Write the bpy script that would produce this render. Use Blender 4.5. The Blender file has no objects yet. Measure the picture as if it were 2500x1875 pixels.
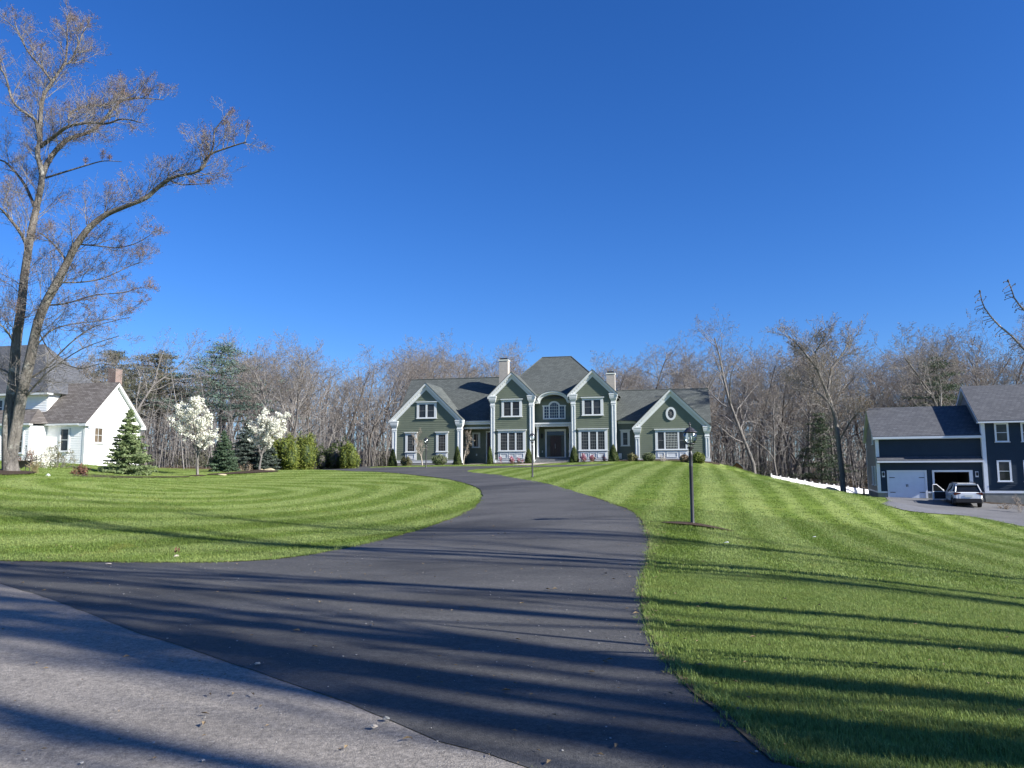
import bpy, bmesh, math, random
import numpy as np
from mathutils import Vector, Matrix, geometry

# ---------------------------------------------------------------- camera
S = bpy.context.scene
COL = S.collection
F_PX = 1878.0
PITCH, ROLL = 96.2, -0.25
EYE = Vector((0, 0, 1.6))
RM = Matrix.Rotation(math.radians(PITCH), 3, 'X') @ Matrix.Rotation(math.radians(ROLL), 3, 'Z')
cd = bpy.data.cameras.new('camera'); cam = bpy.data.objects.new('camera', cd); COL.objects.link(cam)
cd.sensor_width = 36.0; cd.lens = 36.0 * F_PX / 2500.0; cd.clip_start = 0.05; cd.clip_end = 5000
cam.matrix_world = Matrix.Translation(EYE) @ RM.to_4x4()
S.camera = cam

# ---------------------------------------------------------------- light
SUN_AZ, SUN_EL = 26.0, 29.0          # azimuth measured from +X towards -Y
sd = Vector((math.cos(math.radians(SUN_EL)) * math.cos(math.radians(SUN_AZ)),
             -math.cos(math.radians(SUN_EL)) * math.sin(math.radians(SUN_AZ)), math.sin(math.radians(SUN_EL))))
w = bpy.data.worlds.new("World"); S.world = w; w.use_nodes = True
nt = w.node_tree; nt.nodes.clear()
sky = nt.nodes.new('ShaderNodeTexSky'); sky.sky_type = 'NISHITA'; sky.sun_disc = False
sky.sun_elevation = math.radians(SUN_EL); sky.sun_rotation = math.radians(90 + SUN_AZ)
sky.air_density = 1.0; sky.dust_density = 0.25; sky.ozone_density = 4.0; sky.altitude = 100
hs = nt.nodes.new('ShaderNodeHueSaturation'); hs.inputs['Saturation'].default_value = 1.22; hs.inputs['Hue'].default_value = 0.5
bg = nt.nodes.new('ShaderNodeBackground'); bg.inputs['Strength'].default_value = 0.078
ow = nt.nodes.new('ShaderNodeOutputWorld')
nt.links.new(sky.outputs[0], hs.inputs['Color']); tint = nt.nodes.new('ShaderNodeMix'); tint.data_type = 'RGBA'; tint.blend_type = 'MULTIPLY'; tint.inputs[0].default_value = 1; tint.inputs[7].default_value = (.50, .66, .98, 1)
nt.links.new(hs.outputs[0], tint.inputs[6]); nt.links.new(tint.outputs[2], bg.inputs[0]); nt.links.new(bg.outputs[0], ow.inputs[0])
sl = bpy.data.lights.new('sun', 'SUN'); sl.energy = 5.0; sl.angle = math.radians(0.5); sl.color = (1.0, 0.96, 0.89)
so = bpy.data.objects.new('sun', sl); COL.objects.link(so); so.rotation_euler = (sd).to_track_quat('Z', 'Y').to_euler(); so.location = sd * 200
S.view_settings.view_transform = 'Standard'; S.view_settings.look = 'None'; S.view_settings.gamma = 1
S.view_settings.exposure = 1.15; S.view_settings.use_curve_mapping = False
S.render.engine = 'CYCLES'
S.cycles.max_bounces = 6; S.cycles.diffuse_bounces = 3; S.cycles.transparent_max_bounces = 12

# ---------------------------------------------------------------- helpers
def ray(u, v):
    return RM @ Vector(((u - 1250) / F_PX, (937.5 - v) / F_PX, -1))
def at(u, v, Y):
    d = ray(u, v); return EYE + d * (Y / d.y)
def tag(o, label=None, cat=None, group=None, kind=None):
    if label: o['label'] = label
    if cat: o['category'] = cat
    if group: o['group'] = group
    if kind: o['kind'] = kind
    return o
def empty(name, loc, rz=0, label=None, cat=None, group=None):
    o = bpy.data.objects.new(name, None); COL.objects.link(o); o.location = loc; o.rotation_euler = (0, 0, rz)
    o.empty_display_size = .1
    return tag(o, label, cat, group)
def link_mesh(name, me, m, parent=None, smooth=False):
    if m is not None and len(me.materials) == 0: me.materials.append(m)
    if smooth: me.polygons.foreach_set('use_smooth', [True] * len(me.polygons))
    o = bpy.data.objects.new(name, me); COL.objects.link(o)
    if parent is not None: o.parent = parent
    return o
def children_map():
    d = {}
    for o in bpy.data.objects:
        if o.parent: d.setdefault(o.parent.name, []).append(o)
    return d
def copy_tree(o, cm, parent=None):
    c = o.copy(); COL.objects.link(c); c.parent = parent
    for ch in cm.get(o.name, []): copy_tree(ch, cm, c)
    return c

class MB:
    def __init__(s): s.v = []; s.f = []
    def quad(s, *p):
        n = len(s.v); s.v += [tuple(q) for q in p]; s.f.append(tuple(range(n, n + len(p)))); return s
    def box(s, x0, x1, y0, y1, z0, z1):
        n = len(s.v)
        s.v += [(x0, y0, z0), (x1, y0, z0), (x1, y1, z0), (x0, y1, z0), (x0, y0, z1), (x1, y0, z1), (x1, y1, z1), (x0, y1, z1)]
        s.f += [tuple(n + i for i in q) for q in ((3, 2, 1, 0), (4, 5, 6, 7), (0, 1, 5, 4), (1, 2, 6, 5), (2, 3, 7, 6), (3, 0, 4, 7))]
        return s
    def prism(s, poly, a, b, axis='y'):
        # polygon in (x,z) extruded along y, in (y,z) along x, or in (x,y) along z
        n = len(s.v); k = len(poly)
        if axis == 'y': f = lambda p, t: (p[0], t, p[1])
        elif axis == 'x': f = lambda p, t: (t, p[0], p[1])
        else: f = lambda p, t: (p[0], p[1], t)
        s.v += [f(p, a) for p in poly] + [f(p, b) for p in poly]
        s.f.append(tuple(range(n, n + k))); s.f.append(tuple(range(n + 2 * k - 1, n + k - 1, -1)))
        for i in range(k):
            j = (i + 1) % k; s.f.append((n + i, n + k + i, n + k + j, n + j))
        return s
    def tube(s, pts, rad, n=6, cap=False):
        pts = [Vector(p) for p in pts]
        if not hasattr(rad, '__len__'): rad = [rad] * len(pts)
        b = len(s.v); L = len(pts)
        for i in range(L):
            d = (pts[min(i + 1, L - 1)] - pts[max(i - 1, 0)])
            if d.length < 1e-9: d = Vector((0, 0, 1))
            d.normalize()
            a = Vector((0, 0, 1)) if abs(d.z) < .9 else Vector((1, 0, 0))
            if i == 0: u = d.cross(a).normalized()
            else:
                u = (u - d * u.dot(d)); u = u.normalized() if u.length > 1e-6 else d.cross(a).normalized()
            w_ = d.cross(u)
            for k in range(n):
                t = 2 * math.pi * k / n; s.v.append(tuple(pts[i] + (u * math.cos(t) + w_ * math.sin(t)) * rad[i]))
        for i in range(L - 1):
            for k in range(n):
                k2 = (k + 1) % n; s.f.append((b + i * n + k, b + i * n + k2, b + (i + 1) * n + k2, b + (i + 1) * n + k))
        if cap: s.f.append(tuple(range(b + n - 1, b - 1, -1))); s.f.append(tuple(range(b + (L - 1) * n, b + L * n)))
        return s
    def lathe(s, prof, n=16, cx=0, cy=0):
        b = len(s.v)
        for r, z in prof:
            for k in range(n):
                t = 2 * math.pi * k / n; s.v.append((cx + r * math.cos(t), cy + r * math.sin(t), z))
        for i in range(len(prof) - 1):
            for k in range(n):
                k2 = (k + 1) % n; s.f.append((b + i * n + k, b + i * n + k2, b + (i + 1) * n + k2, b + (i + 1) * n + k))
        return s
    def build(s, name, m, parent=None, smooth=False, kind=None):
        me = bpy.data.meshes.new(name); me.from_pydata(s.v, [], s.f); me.update()
        o = link_mesh(name, me, m, parent, smooth)
        if kind: o['kind'] = kind
        return o

# ---------------------------------------------------------------- materials
def newmat(name):
    m = bpy.data.materials.new(name); m.use_nodes = True; t = m.node_tree; b = t.nodes['Principled BSDF']
    return m, t, b
def N(t, ty, **k):
    n = t.nodes.new(ty)
    for a, v in k.items():
        if a.startswith('i_'):
            key = a[2:]; key = int(key) if key.isdigit() else key.replace('_', ' ')
            n.inputs[key].default_value = v
        else: setattr(n, a, v)
    return n
def mixc(t, fac, a, b, mode='MIX'):
    n = t.nodes.new('ShaderNodeMix'); n.data_type = 'RGBA'; n.blend_type = mode
    for i, x in ((0, fac), (6, a), (7, b)):
        if hasattr(x, 'node'): t.links.new(x, n.inputs[i])
        elif isinstance(x, tuple): n.inputs[i].default_value = (*x, 1)
        else: n.inputs[i].default_value = x
    return n.outputs[2]
def mth(t, op, a, b=None, c=None):
    n = t.nodes.new('ShaderNodeMath'); n.operation = op
    for i, x in enumerate((a, b, c)):
        if x is None: continue
        if hasattr(x, 'node'): t.links.new(x, n.inputs[i])
        else: n.inputs[i].default_value = x
    return n.outputs[0]
def ramp(t, f, lo, hi):
    n = t.nodes.new('ShaderNodeMapRange'); t.links.new(f, n.inputs[0])
    n.inputs[1].default_value = lo; n.inputs[2].default_value = hi; return n.outputs[0]
def noise(t, vec, scale, detail=3, rough=.55):
    n = N(t, 'ShaderNodeTexNoise', i_Scale=scale, i_Detail=detail, i_Roughness=rough)
    if vec is not None: t.links.new(vec, n.inputs['Vector'])
    return n.outputs['Fac']
def bump(t, b, h, strength, dist):
    n = N(t, 'ShaderNodeBump', i_Strength=strength, i_Distance=dist); t.links.new(h, n.inputs['Height']); t.links.new(n.outputs[0], b.inputs['Normal'])
def basic(name, col, rough=.6, var=.12, scale=3, spec=.4, metal=0, coat=0):
    m, t, b = newmat(name); co = N(t, 'ShaderNodeTexCoord').outputs['Object']
    f = ramp(t, noise(t, co, scale, 5), .3, .7)
    a = tuple(c * (1 - var) for c in col); c2 = tuple(min(1, c * (1 + var)) for c in col)
    t.links.new(mixc(t, f, a, c2), b.inputs['Base Color'])
    b.inputs['Roughness'].default_value = rough; b.inputs['Specular IOR Level'].default_value = spec; b.inputs['Metallic'].default_value = metal
    b.inputs['Coat Weight'].default_value = coat
    return m
def leafmat(name, cols, trans=.3, rough=.6):
    m, t, b = newmat(name)
    g = N(t, 'ShaderNodeNewGeometry'); r = N(t, 'ShaderNodeValToRGB')
    t.links.new(g.outputs['Random Per Island'], r.inputs[0])
    e = r.color_ramp.elements
    e[0].color = (*cols[0], 1); e[1].color = (*cols[-1], 1)
    for i, c in enumerate(cols[1:-1]):
        k = e.new((i + 1) / (len(cols) - 1)); k.color = (*c, 1)
    t.links.new(r.outputs[0], b.inputs['Base Color']); b.inputs['Roughness'].default_value = rough; b.inputs['Specular IOR Level'].default_value = .25
    tr = N(t, 'ShaderNodeBsdfTranslucent'); t.links.new(r.outputs[0], tr.inputs[0])
    mx = N(t, 'ShaderNodeMixShader'); mx.inputs[0].default_value = trans
    t.links.new(b.outputs[0], mx.inputs[1]); t.links.new(tr.outputs[0], mx.inputs[2])
    t.links.new(mx.outputs[0], t.nodes['Material Output'].inputs[0])
    return m
def barkmat(name, a, c, scale=4, lich=None):
    m, t, b = newmat(name); co = N(t, 'ShaderNodeTexCoord').outputs['Object']
    mp = N(t, 'ShaderNodeMapping'); mp.inputs['Scale'].default_value = (1, 1, .16); t.links.new(co, mp.inputs[0])
    n1 = noise(t, mp.outputs[0], scale, 6, .65); n2 = noise(t, mp.outputs[0], scale * 6, 4, .7)
    f = ramp(t, mth(t, 'ADD', n1, mth(t, 'MULTIPLY', n2, .8)), .65, 1.15)
    col = mixc(t, f, a, c)
    if lich: col = mixc(t, ramp(t, noise(t, co, 1.7, 5, .7), .56, .66), col, lich)
    t.links.new(col, b.inputs['Base Color']); b.inputs['Roughness'].default_value = .9; b.inputs['Specular IOR Level'].default_value = .15
    bump(t, b, n2, 1.0, .10)
    return m

def world_pos(t): return N(t, 'ShaderNodeNewGeometry').outputs['Position']
def lawn_colour(t):
    """mown lawn colour as a function of the place: painted light and dark mowing stripes, dry patches"""
    P = world_pos(t); sx = N(t, 'ShaderNodeSeparateXYZ'); t.links.new(P, sx.inputs[0]); X, Y = sx.outputs[0], sx.outputs[1]
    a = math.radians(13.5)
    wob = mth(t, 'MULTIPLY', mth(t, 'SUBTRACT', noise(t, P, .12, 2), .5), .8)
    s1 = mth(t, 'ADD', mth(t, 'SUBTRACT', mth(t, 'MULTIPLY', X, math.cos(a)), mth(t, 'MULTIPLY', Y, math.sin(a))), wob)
    st1 = mth(t, 'SINE', mth(t, 'MULTIPLY', s1, 2 * math.pi / 1.55))  # light on blades leaning either way, put into the colour as stripes
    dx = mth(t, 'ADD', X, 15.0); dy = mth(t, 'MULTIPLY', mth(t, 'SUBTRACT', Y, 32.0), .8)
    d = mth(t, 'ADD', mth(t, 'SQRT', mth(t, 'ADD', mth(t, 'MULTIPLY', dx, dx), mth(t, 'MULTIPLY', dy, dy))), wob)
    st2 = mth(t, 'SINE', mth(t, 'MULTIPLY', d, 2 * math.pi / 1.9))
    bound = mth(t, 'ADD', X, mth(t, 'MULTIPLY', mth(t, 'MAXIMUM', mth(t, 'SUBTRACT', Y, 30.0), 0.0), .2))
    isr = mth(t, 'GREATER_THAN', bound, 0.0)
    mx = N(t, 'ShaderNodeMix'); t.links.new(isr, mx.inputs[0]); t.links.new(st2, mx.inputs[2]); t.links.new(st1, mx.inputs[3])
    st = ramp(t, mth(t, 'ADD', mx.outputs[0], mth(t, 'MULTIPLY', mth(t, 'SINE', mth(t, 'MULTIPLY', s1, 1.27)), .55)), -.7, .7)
    near = ramp(t, Y, 8.5, 17.0)           # painted stripes fade out towards the street
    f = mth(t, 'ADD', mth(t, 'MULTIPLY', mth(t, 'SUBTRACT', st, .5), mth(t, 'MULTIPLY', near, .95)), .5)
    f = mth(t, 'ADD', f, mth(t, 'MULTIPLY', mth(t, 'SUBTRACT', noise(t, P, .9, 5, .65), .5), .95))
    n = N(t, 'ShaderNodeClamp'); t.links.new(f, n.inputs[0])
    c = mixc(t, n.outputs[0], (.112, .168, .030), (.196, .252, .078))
    dry = ramp(t, noise(t, P, .55, 6, .7), .60, .74)
    c = mixc(t, mth(t, 'MULTIPLY', dry, .6), c, (.22, .21, .055))
    return c, P
def grass_blade_mat():
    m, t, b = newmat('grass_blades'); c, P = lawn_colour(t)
    oi = N(t, 'ShaderNodeObjectInfo'); g = N(t, 'ShaderNodeNewGeometry')
    h = N(t, 'ShaderNodeHueSaturation'); t.links.new(c, h.inputs['Color'])
    t.links.new(mth(t, 'ADD', mth(t, 'MULTIPLY', g.outputs['Random Per Island'], .7), .85), h.inputs['Value'])
    t.links.new(mth(t, 'ADD', mth(t, 'MULTIPLY', oi.outputs['Random'], .03), .482), h.inputs['Hue'])
    dead = mth(t, 'GREATER_THAN', g.outputs['Random Per Island'], .965)
    col = mixc(t, dead, h.outputs[0], (.30, .26, .13))
    t.links.new(col, b.inputs['Base Color']); b.inputs['Roughness'].default_value = .55; b.inputs['Specular IOR Level'].default_value = .3
    tr = N(t, 'ShaderNodeBsdfTranslucent'); t.links.new(col, tr.inputs[0]); mx = N(t, 'ShaderNodeMixShader'); mx.inputs[0].default_value = .35
    t.links.new(b.outputs[0], mx.inputs[1]); t.links.new(tr.outputs[0], mx.inputs[2]); t.links.new(mx.outputs[0], t.nodes['Material Output'].inputs[0])
    return m
def ground_mat():
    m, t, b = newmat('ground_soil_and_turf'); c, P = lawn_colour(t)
    at_ = N(t, 'ShaderNodeAttribute', attribute_name='litter')
    lit = mixc(t, ramp(t, noise(t, P, 1.3, 6, .7), .35, .65), (.075, .055, .034), (.17, .125, .08))
    f = mth(t, 'ADD', at_.outputs['Fac'], mth(t, 'MULTIPLY', mth(t, 'SUBTRACT', noise(t, P, .8, 4), .5), .6))
    sepy = N(t, 'ShaderNodeSeparateXYZ'); t.links.new(P, sepy.inputs[0])
    fine = noise(t, P, 9, 5, .75)
    c = mixc(t, 1.0, c, mixc(t, ramp(t, fine, .3, .7), (.72, .72, .72), (1.3, 1.25, 1.1)), 'MULTIPLY')
    t.links.new(mixc(t, ramp(t, f, .4, .6), c, lit), b.inputs['Base Color'])
    b.inputs['Roughness'].default_value = .95; b.inputs['Specular IOR Level'].default_value = .1
    bump(t, b, fine, .9, .06)
    return m
def asphalt_mat(name, base, var, grit, spots):
    m, t, b = newmat(name); P = world_pos(t)
    mp = N(t, 'ShaderNodeMapping'); t.links.new(P, mp.inputs[0]); mp.inputs['Scale'].default_value = (.5, 1.0, 1)
    big = ramp(t, noise(t, mp.outputs[0], .45, 6, .62), .32, .7)
    a = tuple(c * (1 - var) for c in base); c2 = tuple(c * (1 + var * 1.3) for c in base)
    col = mixc(t, big, a, c2)
    fine = noise(t, P, 90, 3, .7); mid = noise(t, P, 26, 4, .75)
    col = mixc(t, 1.0, col, mixc(t, ramp(t, fine, .3, .7), (1 - grit,) * 3, (1 + grit,) * 3), 'MULTIPLY')
    col = mixc(t, 1.0, col, mixc(t, ramp(t, mid, .32, .68), (1 - grit,) * 3, (1 + grit,) * 3), 'MULTIPLY')
    col = mixc(t, 1.0, col, mixc(t, ramp(t, noise(t, P, 9, 5, .8), .36, .64), (1 - grit * .22,) * 3, (1 + grit * .22,) * 3), 'MULTIPLY')
    vo = N(t, 'ShaderNodeTexVoronoi', i_Scale=38.0); t.links.new(P, vo.inputs['Vector'])
    dot = mth(t, 'LESS_THAN', vo.outputs['Distance'], spots)
    sepc = N(t, 'ShaderNodeSeparateColor'); t.links.new(vo.outputs['Color'], sepc.inputs[0])
    pick = mth(t, 'MULTIPLY', dot, mth(t, 'GREATER_THAN', sepc.outputs[0], .86))
    pick = mth(t, 'MULTIPLY', pick, ramp(t, noise(t, P, .8, 3), .42, .6))
    col = mixc(t, pick, col, (.42, .40, .37))
    sc = ramp(t, noise(t, mp.outputs[0], 2.2, 6, .75), .62, .72)
    col = mixc(t, mth(t, 'MULTIPLY', sc, .35), col, tuple(c * 2.3 for c in base))
    t.links.new(col, b.inputs['Base Color'])
    b.inputs['Roughness'].default_value = .72; b.inputs['Specular IOR Level'].default_value = .35
    bump(t, b, mth(t, 'ADD', fine, mth(t, 'MULTIPLY', mid, .7)), .7, .012)
    return m
def shingle_mat(name, a, c):
    m, t, b = newmat(name); co = N(t, 'ShaderNodeTexCoord').outputs['Object']
    sp = N(t, 'ShaderNodeSeparateXYZ'); t.links.new(co, sp.inputs[0])
    cb = N(t, 'ShaderNodeCombineXYZ'); t.links.new(mth(t, 'ADD', sp.outputs[0], mth(t, 'MULTIPLY', sp.outputs[1], .35)), cb.inputs[0]); t.links.new(sp.outputs[2], cb.inputs[1])
    br = N(t, 'ShaderNodeTexBrick', i_Scale=1.0); t.links.new(cb.outputs[0], br.inputs['Vector'])
    br.inputs['Color1'].default_value = (*a, 1); br.inputs['Color2'].default_value = (*c, 1); br.inputs['Mortar'].default_value = tuple(x * .5 for x in a) + (1,)
    br.inputs['Mortar Size'].default_value = .012; br.inputs['Brick Width'].default_value = .34; br.inputs['Row Height'].default_value = .12; br.inputs['Mortar Smooth'].default_value = .3
    st = ramp(t, noise(t, co, .7, 5, .6), .3, .7)
    col = mixc(t, 1.0, br.outputs['Color'], mixc(t, st, (.94, .94, .94), (1.06, 1.06, 1.06)), 'MULTIPLY')
    col = mixc(t, 1.0, col, mixc(t, ramp(t, noise(t, co, 22, 3, .7), .3, .7), (.75, .75, .75), (1.25, 1.25, 1.25)), 'MULTIPLY')
    t.links.new(col, b.inputs['Base Color']); b.inputs['Roughness'].default_value = .85; b.inputs['Specular IOR Level'].default_value = .25
    bump(t, b, br.outputs['Fac'], -.5, .02)
    return m
def brick_mat(name, a, c, mo):
    m, t, b = newmat(name); co = N(t, 'ShaderNodeTexCoord').outputs['Object']
    sp = N(t, 'ShaderNodeSeparateXYZ'); t.links.new(co, sp.inputs[0])
    cb = N(t, 'ShaderNodeCombineXYZ'); t.links.new(mth(t, 'ADD', sp.outputs[0], sp.outputs[1]), cb.inputs[0]); t.links.new(sp.outputs[2], cb.inputs[1])
    br = N(t, 'ShaderNodeTexBrick', i_Scale=1.0); t.links.new(cb.outputs[0], br.inputs['Vector'])
    br.inputs['Color1'].default_value = (*a, 1); br.inputs['Color2'].default_value = (*c, 1); br.inputs['Mortar'].default_value = (*mo, 1)
    br.inputs['Mortar Size'].default_value = .012; br.inputs['Brick Width'].default_value = .22; br.inputs['Row Height'].default_value = .075
    t.links.new(br.outputs['Color'], b.inputs['Base Color']); b.inputs['Roughness'].default_value = .85; bump(t, b, br.outputs['Fac'], -.6, .01)
    return m
def glass_pane(name, a, c, rough=.04, spec=.35):
    m, t, b = newmat(name); co = N(t, 'ShaderNodeTexCoord').outputs['Object']
    f = ramp(t, noise(t, co, 1.6, 3), .35, .65)
    t.links.new(mixc(t, f, a, c), b.inputs['Base Color']); b.inputs['Roughness'].default_value = rough; b.inputs['Specular IOR Level'].default_value = spec
    return m

MT = dict(
    green=basic('green_clapboard_paint', (.140, .160, .116), .55, .08, 1.5, .3),
    white=basic('white_trim_paint', (.60, .62, .62), .45, .04, 2, .35),
    cream=basic('cream_trim_paint', (.66, .68, .62), .5, .05, 2, .35),
    shingle=shingle_mat('grey_asphalt_shingles', (.075, .084, .080), (.105, .116, .110)),
    shingleb=shingle_mat('slate_asphalt_shingles', (.076, .080, .090), (.108, .112, .122)),
    shinglew=shingle_mat('brown_asphalt_shingles', (.10, .088, .08), (.17, .155, .145)),
    glass=glass_pane('dark_window_glass', (.020, .022, .025), (.045, .047, .052)),
    glassb=glass_pane('blue_window_glass', (.018, .03, .065), (.03, .045, .09), .05, .5),
    glassw=glass_pane('tan_window_glass', (.07, .055, .04), (.14, .11, .08), .1, .3),
    muntin=basic('grey_muntin_paint', (.16, .16, .155), .5, .05, 2),
    sash=basic('dark_sash_paint', (.05, .052, .055), .5, .05, 2),
    door=basic('dark_red_door_paint', (.030, .010, .009), .35, .2, 2),
    stone=basic('grey_step_stone', (.17, .175, .17), .8, .25, 6),
    walk=basic('pale_walk_stone', (.42, .37, .30), .9, .12, 5),
    chim=brick_mat('painted_chimney_brick', (.33, .30, .26), (.42, .38, .33), (.36, .34, .31)),
    chimr=brick_mat('red_chimney_brick', (.14, .085, .07), (.19, .115, .095), (.24, .21, .19)),
    dark=basic('dark_metal', (.02, .022, .024), .5, .1, 3),
    navy=basic('navy_clapboard_paint', (.022, .036, .054), .55, .08, 1.5, .3),
    taupe=basic('grey_end_clapboard_paint', (.20, .20, .195), .6, .08, 1.5, .3),
    trimb=basic('white_house_trim_paint', (.66, .69, .74), .5, .04, 2),
    gdoor=basic('white_garage_door_paint', (.60, .66, .76), .45, .04, 2),
    conc=basic('grey_foundation_concrete', (.22, .22, .20), .9, .15, 3),
    whitec=basic('white_clapboard_paint', (.84, .84, .82), .5, .03, 2),
    pole=basic('black_lamp_post_paint', (.030, .029, .033), .42, .15, 6, .5),
    mulch=basic('dark_bark_mulch', (.055, .04, .028), .95, .5, 14, .1),
    bark=barkmat('grey_brown_bark', (.095, .088, .082), (.28, .26, .24)),
    barkd=barkmat('dark_wood_bark', (.065, .058, .054), (.18, .165, .15)),
    barkm=barkmat('maple_bark', (.075, .068, .06), (.30, .275, .245), 7, (.42, .41, .36)),
    twig=barkmat('twig_bark', (.155, .143, .135), (.32, .30, .28), 2),
    twigp=barkmat('pale_twig_bark', (.30, .26, .22), (.5, .44, .38), 3),
    bud=leafmat('red_buds', [(.15, .085, .07), (.21, .12, .09), (.18, .13, .10)], .2),
    budg=leafmat('yellow_green_buds', [(.20, .17, .07), (.26, .2, .1), (.22, .13, .08)], .3),
    pine=leafmat('white_pine_needles', [(.028, .052, .028), (.055, .085, .045), (.085, .11, .06)], .15),
    pineb=leafmat('bluish_pine_needles', [(.06, .105, .08), (.10, .155, .12), (.15, .21, .16)], .15),
    pined=leafmat('dull_pine_needles', [(.06, .07, .042), (.095, .10, .065), (.14, .135, .085)], .15),
    spruce=leafmat('spruce_needles', [(.12, .175, .075), (.19, .25, .11), (.29, .34, .17)], .3),
    spruceb=leafmat('blue_spruce_needles', [(.045, .08, .045), (.08, .125, .075), (.12, .17, .10)], .2),
    spruceg=leafmat('grey_spruce_needles', [(.05, .075, .06), (.085, .11, .09), (.12, .14, .12)], .2),
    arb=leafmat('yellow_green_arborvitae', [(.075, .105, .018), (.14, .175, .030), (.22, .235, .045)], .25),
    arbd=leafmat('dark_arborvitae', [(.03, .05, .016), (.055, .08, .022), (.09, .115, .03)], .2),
    yew=leafmat('yew_needles', [(.035, .06, .016), (.07, .10, .025), (.11, .135, .04)], .2),
    box=leafmat('boxwood_leaves', [(.05, .075, .025), (.11, .14, .06), (.22, .25, .13)], .25),
    rhodo=leafmat('rhododendron_leaves', [(.06, .09, .015), (.12, .15, .03), (.22, .25, .07)], .25),
    twigl=leafmat('brown_shrub_twigs', [(.13, .09, .06), (.2, .15, .1), (.27, .21, .15)], .1),
    olive=leafmat('olive_budding_leaves', [(.12, .12, .05), (.18, .17, .08), (.22, .2, .1)], .3),
    pink=leafmat('pink_petals', [(.36, .10, .17), (.46, .19, .26), (.40, .26, .27)], .3),
    white_fl=leafmat('white_petals', [(.64, .64, .54), (.84, .83, .76), (.74, .76, .62)], .3),
    redleaf=leafmat('red_brown_leaves', [(.16, .08, .055), (.24, .13, .085)], .3),
    straw=leafmat('straw_blades', [(.30, .26, .12), (.42, .36, .2)], .3),
    rock=basic('tan_fieldstone', (.36, .31, .20), .9, .35, 4, .2),
    fence=basic('white_vinyl', (.80, .80, .80), .4, .02, 2),
    paint=basic('white_car_paint', (.78, .79, .80), .25, .02, 2, .5, 0, .6),
    plastic=basic('black_car_plastic', (.018, .018, .02), .55, .1, 4),
    tyre=basic('tyre_rubber', (.014, .014, .014), .85, .1, 5),
    rim=basic('alloy_rim', (.35, .35, .36), .35, .05, 3, .5, .8),
    tail=basic('tail_light_lens', (.09, .012, .012), .15, .1, 3, .5),
    carglass=glass_pane('car_glass', (.008, .01, .012), (.014, .016, .018), .04, .5),
    wood=basic('brown_playhouse_wood', (.16, .07, .04), .8, .2, 4),
    roofb=basic('blue_playhouse_roof', (.10, .15, .20), .8, .2, 4),
    black=basic('garage_interior', (.05, .048, .045), .9, .3, 2),
)
ASPH = asphalt_mat('sealed_driveway_asphalt', (.064, .062, .058), .46, .36, .10)
STRT = asphalt_mat('worn_street_asphalt', (.205, .186, .162), .20, .38, .15)
NDRV = asphalt_mat('neighbour_driveway_asphalt', (.13, .13, .135), .15, .2, .1)

# ---------------------------------------------------------------- terrain
def _z(u, v, Y): p = at(u, v, Y); return (p.x, p.y, p.z)
CP = [(-12, -12, 0), (12, -12, 0), (0, 0, 0), (30, -10, -.2), (-30, 5, .15), (-8.8, 13.3, 0), (-5, 10, 0), (0, 8, 0), (1.4, 4, 0), (6, 0, 0), (-3, 4, 0)]
CP += [_z(*q) for q in [(1573, 1430, 10.4), (1588, 1330, 15.5), (1690, 1280, 18), (1177, 1205, 29), (1545, 1250, 21.5), (1300, 1165, 40), (1175, 1155, 48),
       (1040, 1142, 59), (1400, 1139, 60), (1350, 1130, 72), (950, 1138, 75), (1745, 1129, 69), (830, 1343, 15.3), (1060, 1283, 20), (60, 1155, 33), (200, 1300, 17.5),
       (200, 1230, 23), (480, 1165, 50), (634, 1150, 56), (600, 1240, 25), (400, 1190, 35), (203, 1134, 54), (356, 1150, 60), (760, 1148, 66), (820, 1146, 62),
       (2170, 1214, 64), (2500, 1240, 58), (2292, 1257, 50), (2500, 1288, 42), (2500, 1460, 11), (2500, 1370, 17), (2500, 1320, 26), (2000, 1400, 12), (1800, 1300, 18.5),
       (2000, 1230, 30), (2000, 1201, 45), (2000, 1207, 62), (1900, 1178, 48), (1900, 1181, 66), (2080, 1214, 48), (2080, 1216, 60), (2140, 1222, 52), (2040, 1200, 38), (1850, 1160, 54), (2250, 1300, 28), (2500, 1875, 4.1), (2080, 1210, 88), (1890, 1184, 82), (2056, 1209, 70), (1960, 1199, 84), (1950, 1189, 50), (2000, 1200, 85),
       (700, 1143, 110), (2000, 1188, 98), (1500, 1135, 60), (1200, 1133, 72), (1620, 1131, 66), (1500, 1180, 32)]]
CP += [(-60, 62, 2.6), (-70, 110, 2.0), (75, 110, -1.8), (65, 40, -2.2), (45, 15, -1.3), (35, 0, -.5), (3.8, 86, 2.0), (0, 120, 1.2), (-40, 30, 2.0), (-40, 66, 2.1), (35, 75, -1.1), (-12, 86, 1.8), (16, 80, 1.9), (30, 66, -1.0), (36, 64, -1.1)]
CPn = np.array(CP)
def _phi(r2): return r2 * np.log(r2 + 1e-9) * .5
def _solve():
    n = len(CPn); X = CPn[:, :2]; d2 = ((X[:, None] - X[None]) ** 2).sum(-1)
    A = np.zeros((n + 3, n + 3)); A[:n, :n] = _phi(d2) + np.eye(n) * .6
    A[:n, n] = 1; A[:n, n + 1:] = X; A[n, :n] = 1; A[n + 1:, :n] = X.T
    return np.linalg.solve(A, np.r_[CPn[:, 2], 0, 0, 0])
TW = _solve()
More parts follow.
